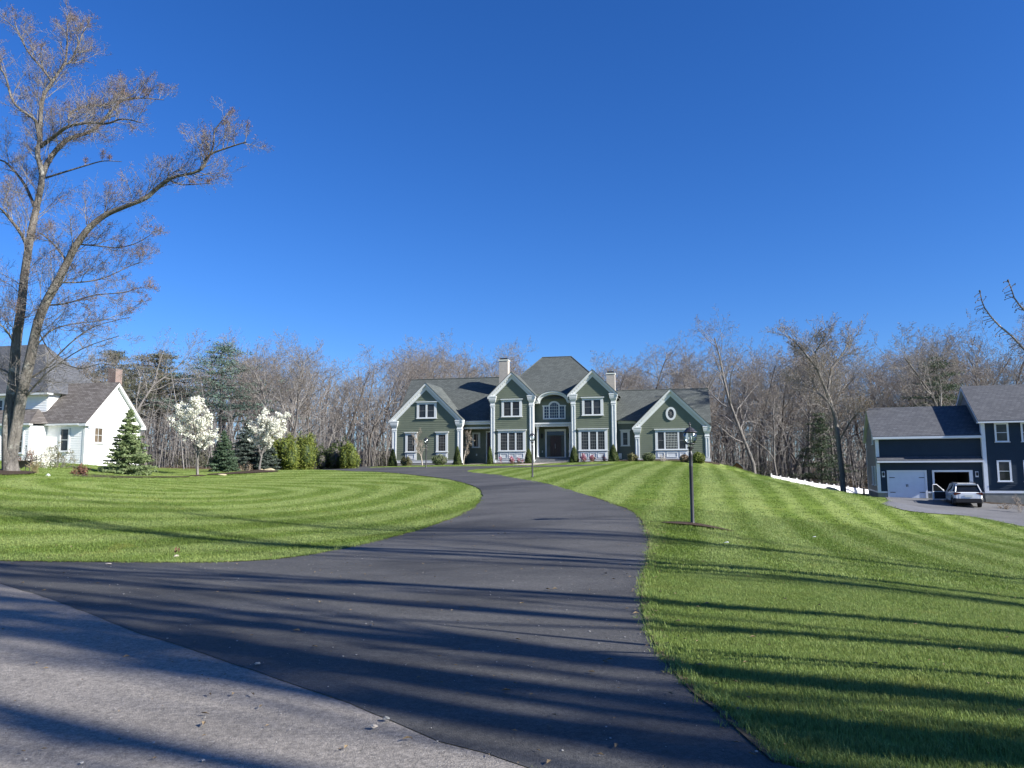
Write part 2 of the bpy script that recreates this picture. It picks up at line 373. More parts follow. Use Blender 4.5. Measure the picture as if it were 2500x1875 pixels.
def zt(x, y):
    y0_ = np.asarray(y, float); x = np.clip(np.asarray(x, float), -72, 72); y = np.clip(y0_, -12, 118); sh = x.shape
    h_ = np.clip((y0_.ravel() - 122) / 75, 0, 1); h_ = h_ * h_ * (3 - 2 * h_) * 4.5
    x = x.ravel(); y = y.ravel(); out = np.empty(len(x)); X = CPn
    for i in range(0, len(x), 20000):
        a = x[i:i + 20000]; b = y[i:i + 20000]
        d2 = (a[:, None] - X[None, :, 0]) ** 2 + (b[:, None] - X[None, :, 1]) ** 2
        out[i:i + 20000] = _phi(d2) @ TW[:-3] + TW[-3] + TW[-2] * a + TW[-1] * b
    return (out + h_).reshape(sh)
def z1(x, y): return float(zt(np.array([x]), np.array([y]))[0])
def G(u, v, ymax=95):
    """where the line of sight through photo pixel (u,v) first meets the ground"""
    d = ray(u, v); ys = np.linspace(2.5, ymax, 900); t = ys / d.y
    px = d.x * t; pz = EYE.z + d.z * t; h = pz - zt(px, ys); k = np.argmax(h < 0)
    if h[k] >= 0: k = len(ys) - 1
    f = h[k - 1] / (h[k - 1] - h[k]) if k > 0 and h[k] < 0 else 1
    y = ys[k - 1] + (ys[k] - ys[k - 1]) * f
    return Vector((d.x * y / d.y, y, z1(d.x * y / d.y, y)))
def on(u, v, Y):
    p = at(u, v, Y); return Vector((p.x, Y, z1(p.x, Y)))

def smooth_line(pts, step):
    out = []; n = len(pts)
    for i in range(n - 1):
        p0 = pts[max(i - 1, 0)]; p1 = pts[i]; p2 = pts[i + 1]; p3 = pts[min(i + 2, n - 1)]
        L = math.hypot(p2[0] - p1[0], p2[1] - p1[1]); k = max(1, int(L / step))
        for j in range(k):
            t = j / k
            q = [.5 * ((2 * p1[a]) + (-p0[a] + p2[a]) * t + (2 * p0[a] - 5 * p1[a] + 4 * p2[a] - p3[a]) * t * t + (-p0[a] + 3 * p1[a] - 3 * p2[a] + p3[a]) * t ** 3) for a in (0, 1)]
            out.append(tuple(q))
    out.append(tuple(pts[-1])); return out
def inpoly(px, py, poly):
    P = np.array(poly); ins = np.zeros(len(px), bool); n = len(P); j = n - 1
    for i in range(n):
        xi, yi = P[i]; xj, yj = P[j]
        c = ((yi > py) != (yj > py)) & (px < (xj - xi) * (py - yi) / (yj - yi + 1e-12) + xi)
        ins ^= c; j = i
    return ins
def sheet(name, poly, off, step, m, dome=0):
    """a thin ground-hugging sheet with the outline poly, triangulated finely enough to follow the terrain"""
    P = np.array(poly); x0, y0 = P.min(0); x1, y1 = P.max(0)
    gx, gy = np.meshgrid(np.arange(x0 + step * .5, x1, step), np.arange(y0 + step * .5, y1, step)); gx = gx.ravel(); gy = gy.ravel()
    k = inpoly(gx, gy, poly); gx = gx[k]; gy = gy[k]
    v = [Vector((a, b)) for a, b in poly] + [Vector((a, b)) for a, b in zip(gx, gy)]
    n = len(poly); e = [(i, (i + 1) % n) for i in range(n)]
    r = geometry.delaunay_2d_cdt(v, e, [], 1, 1e-5)
    V = np.array([(a.x, a.y) for a in r[0]]); Z = zt(V[:, 0], V[:, 1]) + off
    if dome:
        c = P.mean(0); rr = np.hypot(*(V - c).T); Z += dome * np.clip(1 - rr / rr.max(), 0, 1)
    me = bpy.data.meshes.new(name); me.from_pydata([(a, b, c) for (a, b), c in zip(V, Z)], [], [tuple(f) for f in r[2]]); me.update()
    o = link_mesh(name, me, m, None, True); return o

# ground: one sheet to the horizon
def axis(lo, hi, fine0, fine1, step):
    a = list(np.arange(fine0, fine1 + 1e-6, step)); s = step; x = fine1
    while x < hi: s *= 1.25; x += s; a.append(x)
    s = step; x = fine0; b = []
    while x > lo: s *= 1.25; x -= s; b.append(x)
    return np.array(b[::-1] + a)
gx = axis(-1500, 1500, -50, 50, .5); gy = axis(-300, 2500, -2, 95, .5)
XX, YY = np.meshgrid(gx, gy); ZZ = zt(XX, YY)
nx, ny = len(gx), len(gy); idx = np.arange(nx * ny).reshape(ny, nx)
FF = np.stack([idx[:-1, :-1], idx[:-1, 1:], idx[1:, 1:], idx[1:, :-1]], -1).reshape(-1, 4)
me = bpy.data.meshes.new('ground'); me.from_pydata(np.stack([XX, YY, ZZ], -1).reshape(-1, 3).tolist(), [], FF.tolist()); me.update()
lit = np.zeros_like(XX)
lim = np.interp(XX, [-80, -34, -20, -10, 0, 18, 24, 30, 70], [66, 68, 68, 74, 92, 80, 82, 83, 82])
lit = np.clip((YY - lim) / 3 + .5, 0, 1)
at_ = me.attributes.new('litter', 'FLOAT', 'POINT'); at_.data.foreach_set('value', lit.ravel())
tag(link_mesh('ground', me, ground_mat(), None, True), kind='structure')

# street
b0 = [G(*q) for q in [(0, 1428), (90, 1456), (170, 1484), (311, 1541), (452, 1586), (565, 1628), (678, 1665), (751, 1693), (847, 1724), (960, 1772), (1073, 1818), (1186, 1852), (1250, 1871)]]
seam = smooth_line([(p.x, p.y) for p in b0], .25)
rng = random.Random(3)
seam_j = [(x + rng.uniform(-.012, .012), y + rng.uniform(-.012, .012)) for x, y in seam]
Lr = [G(*q) for q in [(0, 1372), (150, 1374), (400, 1376), (560, 1375), (700, 1365), (830, 1343), (950, 1315), (1060, 1283), (1130, 1255), (1168, 1228), (1177, 1205), (1158, 1188), (1090, 1170), (1000, 1159), (915, 1152)]]
Rr = [G(*q) for q in [(1900, 1872), (1830, 1810), (1760, 1745), (1700, 1700), (1655, 1650), (1620, 1600), (1592, 1550), (1575, 1490), (1573, 1430), (1583, 1370), (1588, 1330), (1575, 1285), (1545, 1250), (1480, 1225), (1400, 1200), (1300, 1175), (1220, 1160)]]
for p in Rr[:2]: pass
SP = [(-60, 46), (-40, 33.5), (-22, 22.0), (-15, 16.6)] + seam_j + [(1.2, 3.2), (3.2, 2.0), (8, -.6), (16, -4), (40, -13), (60, -20), (60, -34), (30, -24), (0, -11), (-14, -2), (-26, 4), (-60, 22)]
tag(sheet('street', SP, .02, 1.2, STRT), 'light grey worn street asphalt in the foreground', kind='structure')
# driveway: along the left lawn's edge, to the far loop, back along the right lawn's edge
far_l = [(-11.5, 55.0), (-16.0, 61.0), (-17.5, 66.0), (-18.5, 74.0), (-18.0, 86.0)]
far_r = [(-13.2, 86.0), (-13.4, 76.0), (-12.8, 68.6)]
# upper edge of the loop in front of the house
loop_top = [(-8.0, 63.2), (-4.0, 62.6), (0.0, 63.0), (4.5, 63.6), (7.0, 62.6)]
loop_bot = [(8.2, 60.6), (6.5, 59.2), (3.0, 58.6), (0.0, 57.6), (-2.2, 54.8), (-3.0, 51.8), (-2.4, 48.5)]
left_s = smooth_line([(-14.5, 16.3), (-11, 13.9)] + [(p.x, p.y) for p in Lr] + far_l, .3)
right_s = smooth_line([(p.x, p.y) for p in reversed(Rr)], .3)
outline = left_s + smooth_line(far_r, 1) + smooth_line(loop_top, .5) + smooth_line(loop_bot, .4) + right_s
outline = [(x + rng.uniform(-.035, .035), y + rng.uniform(-.035, .035)) for x, y in outline]
DR = outline + [(3.2, 2.6), (1.2, 3.25)] + list(reversed(seam_j))
clean = [DR[0]]
for p in DR[1:]:
    if math.hypot(p[0] - clean[-1][0], p[1] - clean[-1][1]) > .03: clean.append(p)
DR = clean
tag(sheet('driveway', DR, .024, .7, ASPH), 'dark sealed asphalt driveway curving up to the green house', kind='structure')
# neighbour's driveway in front of the garage
nd = [G(*q) for q in [(2152, 1231), (2208, 1247), (2292, 1256), (2381, 1264), (2500, 1287)]]
ND = smooth_line([(p.x, p.y) for p in nd], .5) + [(44, 38), (50, 44), (46, 52), (41.0, 55.2), (37.9, 61.9), (30.7, 64.1), (29.9, 62.0)]
tag(sheet('neighbour_driveway', ND, .03, .8, NDRV), 'grey asphalt driveway in front of the navy garage', kind='structure')
POLYS = [SP, DR, ND]

# ---------------------------------------------------------------- grass (instanced tufts, nobody could count them)
def tuft(seed, n, rad, h, wdt):
    r = random.Random(seed); v = []; f = []
    for i in range(n):
        a = r.uniform(0, 6.283); q = rad * math.sqrt(r.random()); x, y = q * math.cos(a), q * math.sin(a)
        b = r.uniform(0, 6.283); lean = r.uniform(.1, .85) * h; hh = h * r.uniform(.5, 1.0); ww = wdt * r.uniform(.7, 1.2)
        px, py = math.cos(b + 1.57) * ww, math.sin(b + 1.57) * ww; lx, ly = math.cos(b) * lean, math.sin(b) * lean
        k = len(v)
        v += [(x - px, y - py, -.01), (x + px, y + py, -.01), (x + lx * .4 + px * .7, y + ly * .4 + py * .7, hh * .65), (x + lx * .4 - px * .7, y + ly * .4 - py * .7, hh * .65), (x + lx, y + ly, hh)]
        f += [(k, k + 1, k + 2, k + 3), (k + 3, k + 2, k + 4)]
    me = bpy.data.meshes.new('grass_tuft'); me.from_pydata(v, [], f); return me
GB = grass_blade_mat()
def scatter(name, pts, rot, scl, protos, m, label, seed=0):
    me = bpy.data.meshes.new(name); me.vertices.add(len(pts)); me.vertices.foreach_set('co', np.asarray(pts, dtype=np.float32).ravel())
    a = me.attributes.new('rz', 'FLOAT', 'POINT'); a.data.foreach_set('value', np.asarray(rot, dtype=np.float32))
    a = me.attributes.new('sc', 'FLOAT', 'POINT'); a.data.foreach_set('value', np.asarray(scl, dtype=np.float32))
    o = bpy.data.objects.new(name, me); COL.objects.link(o)
    ng = bpy.data.node_groups.new(name, 'GeometryNodeTree')
    ng.interface.new_socket('Geometry', in_out='INPUT', socket_type='NodeSocketGeometry'); ng.interface.new_socket('Geometry', in_out='OUTPUT', socket_type='NodeSocketGeometry')
    gi = ng.nodes.new('NodeGroupInput'); go = ng.nodes.new('NodeGroupOutput'); ip = ng.nodes.new('GeometryNodeInstanceOnPoints')
    jn = ng.nodes.new('GeometryNodeJoinGeometry')
    for pm in reversed(protos):
        po = bpy.data.objects.new(name + '_source', pm)
        if not pm.materials: pm.materials.append(m)
        oi = ng.nodes.new('GeometryNodeObjectInfo'); oi.inputs['Object'].default_value = po; oi.inputs['As Instance'].default_value = True
        ng.links.new(oi.outputs['Geometry'], jn.inputs[0])
    ng.links.new(gi.outputs[0], ip.inputs['Points']); ng.links.new(jn.outputs[0], ip.inputs['Instance']); ip.inputs['Pick Instance'].default_value = True
    rv = ng.nodes.new('FunctionNodeRandomValue'); rv.data_type = 'INT'
    for s_ in rv.inputs:
        if s_.type == 'INT' and s_.name == 'Max': s_.default_value = len(protos) - 1
        if s_.type == 'INT' and s_.name == 'Min': s_.default_value = 0
    io = [s_ for s_ in rv.outputs if s_.type == 'INT'][0]; ng.links.new(io, ip.inputs['Instance Index'])
    na = ng.nodes.new('GeometryNodeInputNamedAttribute'); na.data_type = 'FLOAT'; na.inputs['Name'].default_value = 'rz'
    cx = ng.nodes.new('ShaderNodeCombineXYZ'); ng.links.new(na.outputs[0], cx.inputs[2]); ng.links.new(cx.outputs[0], ip.inputs['Rotation'])
    nb = ng.nodes.new('GeometryNodeInputNamedAttribute'); nb.data_type = 'FLOAT'; nb.inputs['Name'].default_value = 'sc'
    ng.links.new(nb.outputs[0], ip.inputs['Scale']); ng.links.new(ip.outputs[0], go.inputs[0])
    md = o.modifiers.new('scatter', 'NODES'); md.node_group = ng
    return tag(o, label, kind='stuff')
rs = np.random.RandomState(5)
def grass_pts(x0, x1, y0, y1, dens):
    n = int((x1 - x0) * (y1 - y0) * dens); x = rs.uniform(x0, x1, n); y = rs.uniform(y0, y1, n)
    k = (np.abs(x) < y * .70 + 1.2)
    x = x[k]; y = y[k]
    for P in POLYS:
        k = ~inpoly(x, y, P); x = x[k]; y = y[k]
    return x, y
def lay(name, x, y, protos, s0, s1, label):
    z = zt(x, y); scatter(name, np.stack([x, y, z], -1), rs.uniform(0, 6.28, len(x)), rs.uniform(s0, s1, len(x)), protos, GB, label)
T1 = [tuft(i, 34, .08, .040, .0019) for i in range(4)]
T2 = [tuft(10 + i, 36, .17, .040, .0040) for i in range(4)]
T3 = [tuft(20 + i, 40, .36, .030, .007) for i in range(4)]
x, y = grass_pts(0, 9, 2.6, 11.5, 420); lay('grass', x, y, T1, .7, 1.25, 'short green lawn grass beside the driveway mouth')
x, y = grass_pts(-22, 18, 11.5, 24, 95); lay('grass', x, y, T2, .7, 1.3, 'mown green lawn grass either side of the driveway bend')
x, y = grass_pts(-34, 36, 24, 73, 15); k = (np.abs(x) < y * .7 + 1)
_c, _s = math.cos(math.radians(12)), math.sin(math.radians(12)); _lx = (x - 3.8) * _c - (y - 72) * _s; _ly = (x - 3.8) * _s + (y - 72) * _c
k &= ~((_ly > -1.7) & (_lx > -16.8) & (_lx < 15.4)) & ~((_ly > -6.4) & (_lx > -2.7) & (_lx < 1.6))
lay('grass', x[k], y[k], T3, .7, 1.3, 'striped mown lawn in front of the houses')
# longer straggling blades and dirt along the driveway edge
ex = []; ey = []
for (a, b), (c, d) in zip(outline[:-1], outline[1:]):
    if b > 26 or max(abs(a - c), abs(b - d)) > 2: continue
    L = math.hypot(c - a, d - b); nn = (-(d - b) / (L + 1e-9), (c - a) / (L + 1e-9))
    for _ in range(int(L * 55 * (1.6 if b < 12 else .9)) + 1):
        t = rng.random(); o_ = rng.gauss(.0, .05) + .035
        ex.append(a + (c - a) * t + nn[0] * o_); ey.append(b + (d - b) * t + nn[1] * o_)
ex = np.array(ex); ey = np.array(ey)
T4 = [tuft(40 + i, 12, .05, .075, .0030) for i in range(3)]
z = zt(ex, ey) + .005; scatter('edge_grass', np.stack([ex, ey, z], -1), rs.uniform(0, 6.28, len(ex)), rs.uniform(.5, 1.3, len(ex)), T4, GB, 'longer grass straggling over the driveway edge')
# loose grit on the asphalt
def pebble(seed):
    r = random.Random(seed); bm = bmesh.new(); bmesh.ops.create_icosphere(bm, subdivisions=1, radius=1)
    for v_ in bm.verts: v_.co = Vector((v_.co.x * r.uniform(.7, 1.3), v_.co.y * r.uniform(.7, 1.2), v_.co.z * r.uniform(.35, .6)))
    me = bpy.data.meshes.new('pebble'); bm.to_mesh(me); bm.free(); return me
n = 1700; gx_ = rs.uniform(-9, 4, n); gy_ = 3 + rs.rand(n) ** 1.5 * 12
k = inpoly(gx_, gy_, SP) | inpoly(gx_, gy_, DR); gx_ = gx_[k]; gy_ = gy_[k]
GR = basic('pale_grit', (.34, .33, .31), .9, .4, 9)
scatter('loose_grit', np.stack([gx_, gy_, zt(gx_, gy_) + .031], -1), rs.uniform(0, 6, len(gx_)), rs.gamma(2, .0016, len(gx_)) + .0015, [pebble(i) for i in range(3)], GR, 'pale loose grit scattered over the asphalt')
# crumbled soil edge between asphalt and turf
def edge_strip(name, pts, wd, m, label):
    P_ = [q for q in pts if q[1] < 27]; v = []; f = []
    for i, (a, b) in enumerate(P_):
        a2, b2 = P_[min(i + 1, len(P_) - 1)]; a0, b0_ = P_[max(i - 1, 0)]; L = math.hypot(a2 - a0, b2 - b0_) + 1e-9; nx_, ny_ = -(b2 - b0_) / L, (a2 - a0) / L
        w1 = wd * rng.uniform(.35, 1.2); v += [(a - nx_ * .03, b - ny_ * .03, 0), (a + nx_ * w1, b + ny_ * w1, 0)]
    zz = zt(np.array([q[0] for q in v]), np.array([q[1] for q in v]))
    v = [(q[0], q[1], zz[i] + (.034 if i % 2 == 0 else .006)) for i, q in enumerate(v)]
    for i in range(len(P_) - 1): f.append((2 * i, 2 * i + 2, 2 * i + 3, 2 * i + 1))
    me = bpy.data.meshes.new(name); me.from_pydata(v, [], f); tag(link_mesh(name, me, m), label, kind='structure')
soil = basic('crumbled_edge_soil', (.10, .082, .055), .95, .5, 12, .1)
edge_strip('soil_edge', left_s, .10, soil, 'thin crumbled soil edge of the left lawn')
edge_strip('soil_edge', right_s, .14, soil, 'thin crumbled soil edge of the right lawn')

# crumbs of soil, dead leaf bits and twigs along the turf edge and on the lawns
def chip(seed):
    r = random.Random(seed); a = r.uniform(.5, .9); me = bpy.data.meshes.new('leaf_bit')
    me.from_pydata([(-1, 0, .1), (0, -a * .5, .35), (1, 0, .15), (.1, a * .5, .5)], [], [(0, 1, 2), (0, 2, 3)]); return me
cx_ = []; cy_ = []
for (a, b), (c, d) in zip(outline[:-1], outline[1:]):
    if b > 24 or max(abs(a - c), abs(b - d)) > 2: continue
    for _ in range(4): t = rng.random(); cx_.append(a + (c - a) * t + rng.gauss(0, .16)); cy_.append(b + (d - b) * t + rng.gauss(0, .16))
for _ in range(900):
    y_ = 3 + 22 * rng.random(); x_ = rng.uniform(-.7, .7) * y_; cx_.append(x_); cy_.append(y_)
cx_ = np.array(cx_); cy_ = np.array(cy_)
DL = basic('dead_leaf_bits', (.20, .15, .09), .9, .5, 30, .1)
scatter('leaf_litter', np.stack([cx_, cy_, zt(cx_, cy_) + .035], -1), rs.uniform(0, 6.28, len(cx_)), rs.gamma(3, .0045, len(cx_)) + .006, [chip(i) for i in range(3)], DL, 'small brown leaf bits scattered on lawn and asphalt')

# ---------------------------------------------------------------- buildings
def siding(mb, x0, x1, z0, z1, step, mapf, xl=None, xr=None, holes=()):
    """overlapping clapboards: each course leans out at its lower edge; xl/xr give the wall's edges at a height"""
    z = z0
    while z < z1 - 1e-6:
        zt_ = min(z + step, z1)
        a0, a1 = (xl(z) if xl else x0), (xl(zt_) if xl else x0); b0_, b1 = (xr(z) if xr else x1), (xr(zt_) if xr else x1)
        if b1 - a1 < .02 and b0_ - a0 < .02: break
        spans = [(a0, a1, b0_, b1)]
        for hx0, hx1, hz0, hz1 in holes:
            if hz0 < zt_ - .02 and hz1 > z + .02:
                ns = []
                for s in spans:
                    if hx0 > s[0] and hx1 < s[2]: ns += [(s[0], s[1], hx0, hx0), (hx1, hx1, s[2], s[3])]
                    else: ns.append(s)
                spans = ns
        for p, q, r, s in spans:
            mb.quad(mapf(p, .031, z), mapf(r, .031, z), mapf(s, .004, zt_), mapf(q, .006, zt_))
            mb.quad(mapf(p, 0, z), mapf(r, 0, z), mapf(r, .031, z), mapf(p, .031, z))
        z = zt_
def front(y): return lambda u, o, z: (u, y - o, z)
def right(x): return lambda u, o, z: (x + o, u, z)
def left(x): return lambda u, o, z: (x - o, -u, z)

def window(root, x0, x1, z0, z1, y, lites, white, glass, cw=.14, crown=.1, grid=None, panel=None, sash=None, rail=True, name='window', mapf=None, muntin=None):
    """casing (the window itself) > pane, muntin, crown, sill; lites = list of (xa, xb) glass openings"""
    f = mapf or front(y)
    def bx(mb, a, b, o0, o1, c, d):
        p = [f(a, o0, c), f(b, o0, c), f(b, o0, d), f(a, o0, d), f(a, o1, c), f(b, o1, c), f(b, o1, d), f(a, o1, d)]; n = len(mb.v); mb.v += p
        mb.f += [tuple(n + i for i in q) for q in ((4, 5, 6, 7), (0, 4, 7, 3), (5, 1, 2, 6), (7, 6, 2, 3), (0, 1, 5, 4))]
    gz0, gz1 = z0 + cw * .55, z1 - cw
    m = MB(); xs = [x0] + [q for l in lites for q in l] + [x1]
    for i in range(0, len(xs), 2): bx(m, xs[i], xs[i + 1], -.01, .075, gz0, gz1)
    bx(m, x0, x1, -.01, .078, z0, gz0); bx(m, x0, x1, -.01, .078, gz1, z1)
    W = m.build(name, white, root)
    if crown:
        c = MB(); bx(c, x0 - .03, x1 + .03, -.01, .11, z1, z1 + crown * .45)
        bx(c, x0 - .09, x1 + .09, -.01, .19, z1 + crown * .45, z1 + crown); c.build('crown', white, W)
    c = MB(); bx(c, x0 - .05, x1 + .05, -.01, .14, z0 - .06, z0 - .002); c.build('sill', white, W)
    for a, b in lites:
        g = MB(); g.quad(f(a, .036, gz0), f(b, .036, gz0), f(b, .036, gz1), f(a, .036, gz1)); g.build('pane', glass, W)
        s = MB(); t_ = .035
        if sash:
            bx(s, a, a + t_, .034, .058, gz0, gz1); bx(s, b - t_, b, .034, .058, gz0, gz1); bx(s, a + t_, b - t_, .034, .058, gz0, gz0 + t_); bx(s, a + t_, b - t_, .034, .058, gz1 - t_, gz1)
            s.build('sash', sash, W)
        mu = MB()
        if rail: bx(mu, a, b, .038, .062, (gz0 + gz1) / 2 - .02, (gz0 + gz1) / 2 + .02)
        if grid:
            nx_, nz_ = grid
            for i in range(1, nx_): xx = a + (b - a) * i / nx_; bx(mu, xx - .011, xx + .011, .037, .050, gz0, gz1)
            for i in range(1, nz_):
                zz = gz0 + (gz1 - gz0) * i / nz_; bx(mu, a, b, .037, .049, zz - .011, zz + .011)
        if mu.v: mu.build('muntin', muntin or MT['muntin'], W)
    if panel:
        p0, p1, cuts = panel      # z range, cells
        b_ = MB(); bx(b_, x0, x1, -.01, .055, p0, p1 - .065); P_ = b_.build('apron_panel', white, W)
        for a, b in cuts:
            q = MB(); e = .05
            bx(q, a, b, .05, .085, p1 - .18 - e, p1 - .18); bx(q, a, b, .05, .085, p0 + .12, p0 + .12 + e)
            bx(q, a, a + e, .05, .085, p0 + .17, p1 - .23); bx(q, b - e, b, .05, .085, p0 + .17, p1 - .23)
            q.build('panel_moulding', white, W)
    return W

def gable_roof(root, cx, hw, ze, zp, y0, yb, ov, sh, white, depth=.62, dent=True, fascia=.16, name='gable_roof', frieze=True, rhw=None):
    """steep front gable: shingled slabs, white rake cornice with soffit, frieze and dentils on the wall at y0"""
    sl = (zp - ze) / hw; th = .05; yo = y0 - ov
    for s in (-1, 1):
        m = MB(); P_ = [(cx + s * hw, ze), (cx, zp), (cx, zp - th * 1.4), (cx + s * hw, ze - th * 1.4)]
        if s > 0: P_ = P_[::-1]
        m.prism(P_, yo - .03, yb); m.build('roof_slope', sh, root)
    W = MB(); d = th * 1.4 + .002
    for s in (-1, 1):
        a, b = cx + s * hw, cx
        def band(t0, t1, ya, yb_, e0=0, e1=0):
            P_ = [(a, ze - t0), (b, zp - t0), (b, zp - t1), (a, ze - t1)]
            if s > 0: P_ = P_[::-1]
            W.prism(P_, ya, yb_)
        band(d, d + fascia * 1.3, yo, yo + .05)
        band(d + fascia * .7, d + fascia * 1.3 - .004, yo + .052, y0)       # soffit
    R = W.build('rake_cornice', white, root)
    if frieze:
        Q = MB(); t0 = d + fascia * 1.3 - .02; t1 = depth + .1
        for s in (-1, 1):
            a, b = cx + s * (hw - .30), cx
            P_ = [(a, ze + .30 * sl - t0), (b, zp - t0), (b, zp - t1), (a, ze + .30 * sl - t1)]
            if s > 0: P_ = P_[::-1]
            Q.prism(P_, y0 - .05, y0 + .01)
        Q.build('frieze_board', white, root)
    if dent:
        D = MB(); L = math.hypot(hw, hw * sl); n = int(L / .27)
        for s in (-1, 1):
            for i in range(2, n - 1):
                t = i / n; x = cx + s * hw * (1 - t); z = ze + (zp - ze) * t - (d + fascia * 1.3) - .005
                ww = .065
                P_ = [(x - ww, z + s * sl * ww), (x + ww, z - s * sl * ww), (x + ww, z - s * sl * ww - .15), (x - ww, z + s * sl * ww - .15)]
                D.prism([P_[0], P_[1], P_[2], P_[3]], y0 - .135, y0 - .051)
        D.build('dentils', white, R, kind='stuff')

def pilaster(root, x0, x1, z0, zc, y, white, side=0, pd=.07):
    """panelled corner pilaster with a flared capital; zc = top of capital"""
    w_ = x1 - x0; cxx = (x0 + x1) / 2; zs = zc - .95
    m = MB(); m.box(x0, x1, y - pd, y + .34, z0 + .28, zs)
    P_ = m.build('pilaster', white, root)
    b = MB(); b.box(x0 - .07, x1 + .07, y - pd - .06, y + .40, z0, z0 + .26); b.build('plinth', white, P_)
    q = MB(); e = .045; a, c = x0 + .07, x1 - .07
    q.box(a, a + e, y - pd - .028, y - pd, z0 + .45, zs - .12); q.box(c - e, c, y - pd - .028, y - pd, z0 + .45, zs - .12)
    q.box(a, c, y - pd - .03, y - pd, zs - .12, zs - .12 + e); q.box(a, c, y - pd - .03, y - pd, z0 + .45 - e, z0 + .45); q.build('panel_moulding', white, P_)
    c_ = MB()
    prof = [(0.0, 0), (.03, .04), (.03, .10), (.0, .13), (.0, .28), (.04, .34), (.09, .45), (.13, .58), (.13, .66), (.15, .68), (.15, .80), (.18, .83), (.18, .95)]
    for (o0, h0), (o1, h1) in zip(prof[:-1], prof[1:]):
        if h1 - h0 < 1e-6: continue
        n = len(c_.v)
        for o, h in ((o0, h0), (o1, h1)):
            c_.v += [(x0 - o, y - pd - o, zs + h), (x1 + o, y - pd - o, zs + h), (x1 + o, y + .36, zs + h), (x0 - o, y + .36, zs + h)]
        for i in range(4): j = (i + 1) % 4; c_.f.append((n + i, n + j, n + 4 + j, n + 4 + i))
    n = len(c_.v) - 4; c_.f.append((n, n + 1, n + 2, n + 3)); c_.build('capital', white, P_)
    return P_

TG = math.radians(-12)
g0 = at(1350, 1130, 72)
GH = empty('green_house', (g0.x, 72, g0.z), TG, 'large green clapboard house with white pilasters and steep gables on the crest of the lawn', 'house')
wm, gm, sm = MT['white'], MT['green'], MT['shingle']
STEP = .183
# cladding
cl = MB()
cz = lambda cx, sl, zp: (lambda z: cx - min(9, (zp - z) / sl), lambda z: cx + min(9, (zp - z) / sl))
def gable_wall(cx, x0, x1, ztop, zap, y, z0=.30, holes=()):
    siding(cl, x0, x1, z0, ztop, STEP, front(y), holes=holes)
    sl = (zap - ztop) / ((x1 - x0) / 2)
    siding(cl, x0, x1, ztop, zap, STEP, front(y), xl=lambda z: x0 + (z - ztop) / sl, xr=lambda z: x1 - (z - ztop) / sl)
gable_wall(-12.35, -15.6, -9.1, 4.05, 7.35, 0)
gable_wall(-3.88, -5.8, -1.96, 6.2, 8.2, 0)
gable_wall(3.83, 1.92, 5.74, 6.2, 8.2, 0)
gable_wall(10.88, 7.75, 14.0, 3.1, 6.25, 0)
siding(cl, -8.9, -5.9, 3.49, 3.75, .13, front(1.35))
siding(cl, -8.9, -5.9, -.6, 3.4, STEP, front(2.9))
siding(cl, 5.9, 7.7, .30, 3.8, STEP, front(1.5))
siding(cl, -1.96, 1.92, 3.5, 6.6, STEP, front(1.3))
siding(cl, -1.7, 1.65, .5, 3.5, STEP, front(2.3))
siding(cl, 0, 1.5, .3, 6.2, STEP, right(-1.96)); siding(cl, .0, 9, .3, 3.2, STEP, right(14.05))
siding(cl, -1.3, 0, .3, 6.2, STEP, left(1.92)); siding(cl, 0, 2.9, -.4, 4.0, STEP, right(-9.1)); siding(cl, 0, 4.5, .3, 6.2, STEP, right(5.78))
siding(cl, -2.9, 0, .3, 6.2, STEP, left(-5.82)); siding(cl, -9, 0, -.5, 4.3, STEP, left(-15.62))
cl.build('clapboards', gm, GH, kind='stuff')
# solid body behind the cladding
bd = MB()
bd.box(-15.6, -9.12, .01, 10, -1.2, 4.1); bd.box(-9.11, -5.83, 2.91, 10, -1.2, 4.1); bd.box(-5.8, -1.98, .01, 3, -.8, 6.2); bd.box(1.94, 5.76, .01, 3, -.8, 6.2)
bd.box(-5.79, 5.75, 3.01, 11, -.8, 6.15); bd.box(-1.975, 1.935, 1.31, 3.0, 3.5, 6.15); bd.box(-1.975, 1.935, 2.31, 3.005, -.8, 3.495); bd.box(5.77, 7.74, 1.51, 9, -.8, 3.8); bd.box(7.75, 14.03, .01, 9, -.8, 3.12)
for cx, x0, x1, zt_, za in ((-12.35, -15.6, -9.1, 4.1, 7.35), (-3.88, -5.8, -1.96, 6.2, 8.2), (3.83, 1.92, 5.74, 6.2, 8.2), (10.88, 7.75, 14.0, 3.13, 6.25)):
    bd.prism([(x0, zt_), (x1, zt_), (cx, za)], .012, 3)
# ends of the wings
bd.prism([(2.0, 4.15), (5.95, 8.6), (9.9, 4.15)], -15.58, -15.3, 'x'); bd.prism([(1.4, 3.15), (5, 6.9), (8.6, 3.15)], 13.6, 13.98, 'x')
bd.build('wall', gm, GH)
# base boards

for x0, x1 in ((-15.62, -9.05), (-5.82, -1.94), (1.9, 5.78), (7.7, 14.06)): bb = MB(); bb.box(x0, x1, -.045, .3, .06, .28); bb.box(x0 - .01, x1 + .01, -.07, .3, .28, .31); bb.build('water_table', wm, GH)
bb = MB(); bb.box(5.79, 7.69, 1.45, 1.6, .06, .30); bb.build('water_table', wm, GH)
bb = MB(); bb.box(14.04, 14.10, .31, 9, .06, .30); bb.build('water_table', wm, GH)
fd = MB()
for x0, x1 in ((-15.60, -9.07), (-5.8, -1.96), (1.92, 5.76), (7.72, 14.04)): fd = MB(); fd.box(x0, x1, -.02, .25, -1.2, .058); fd.build('foundation', MT['conc'], GH)
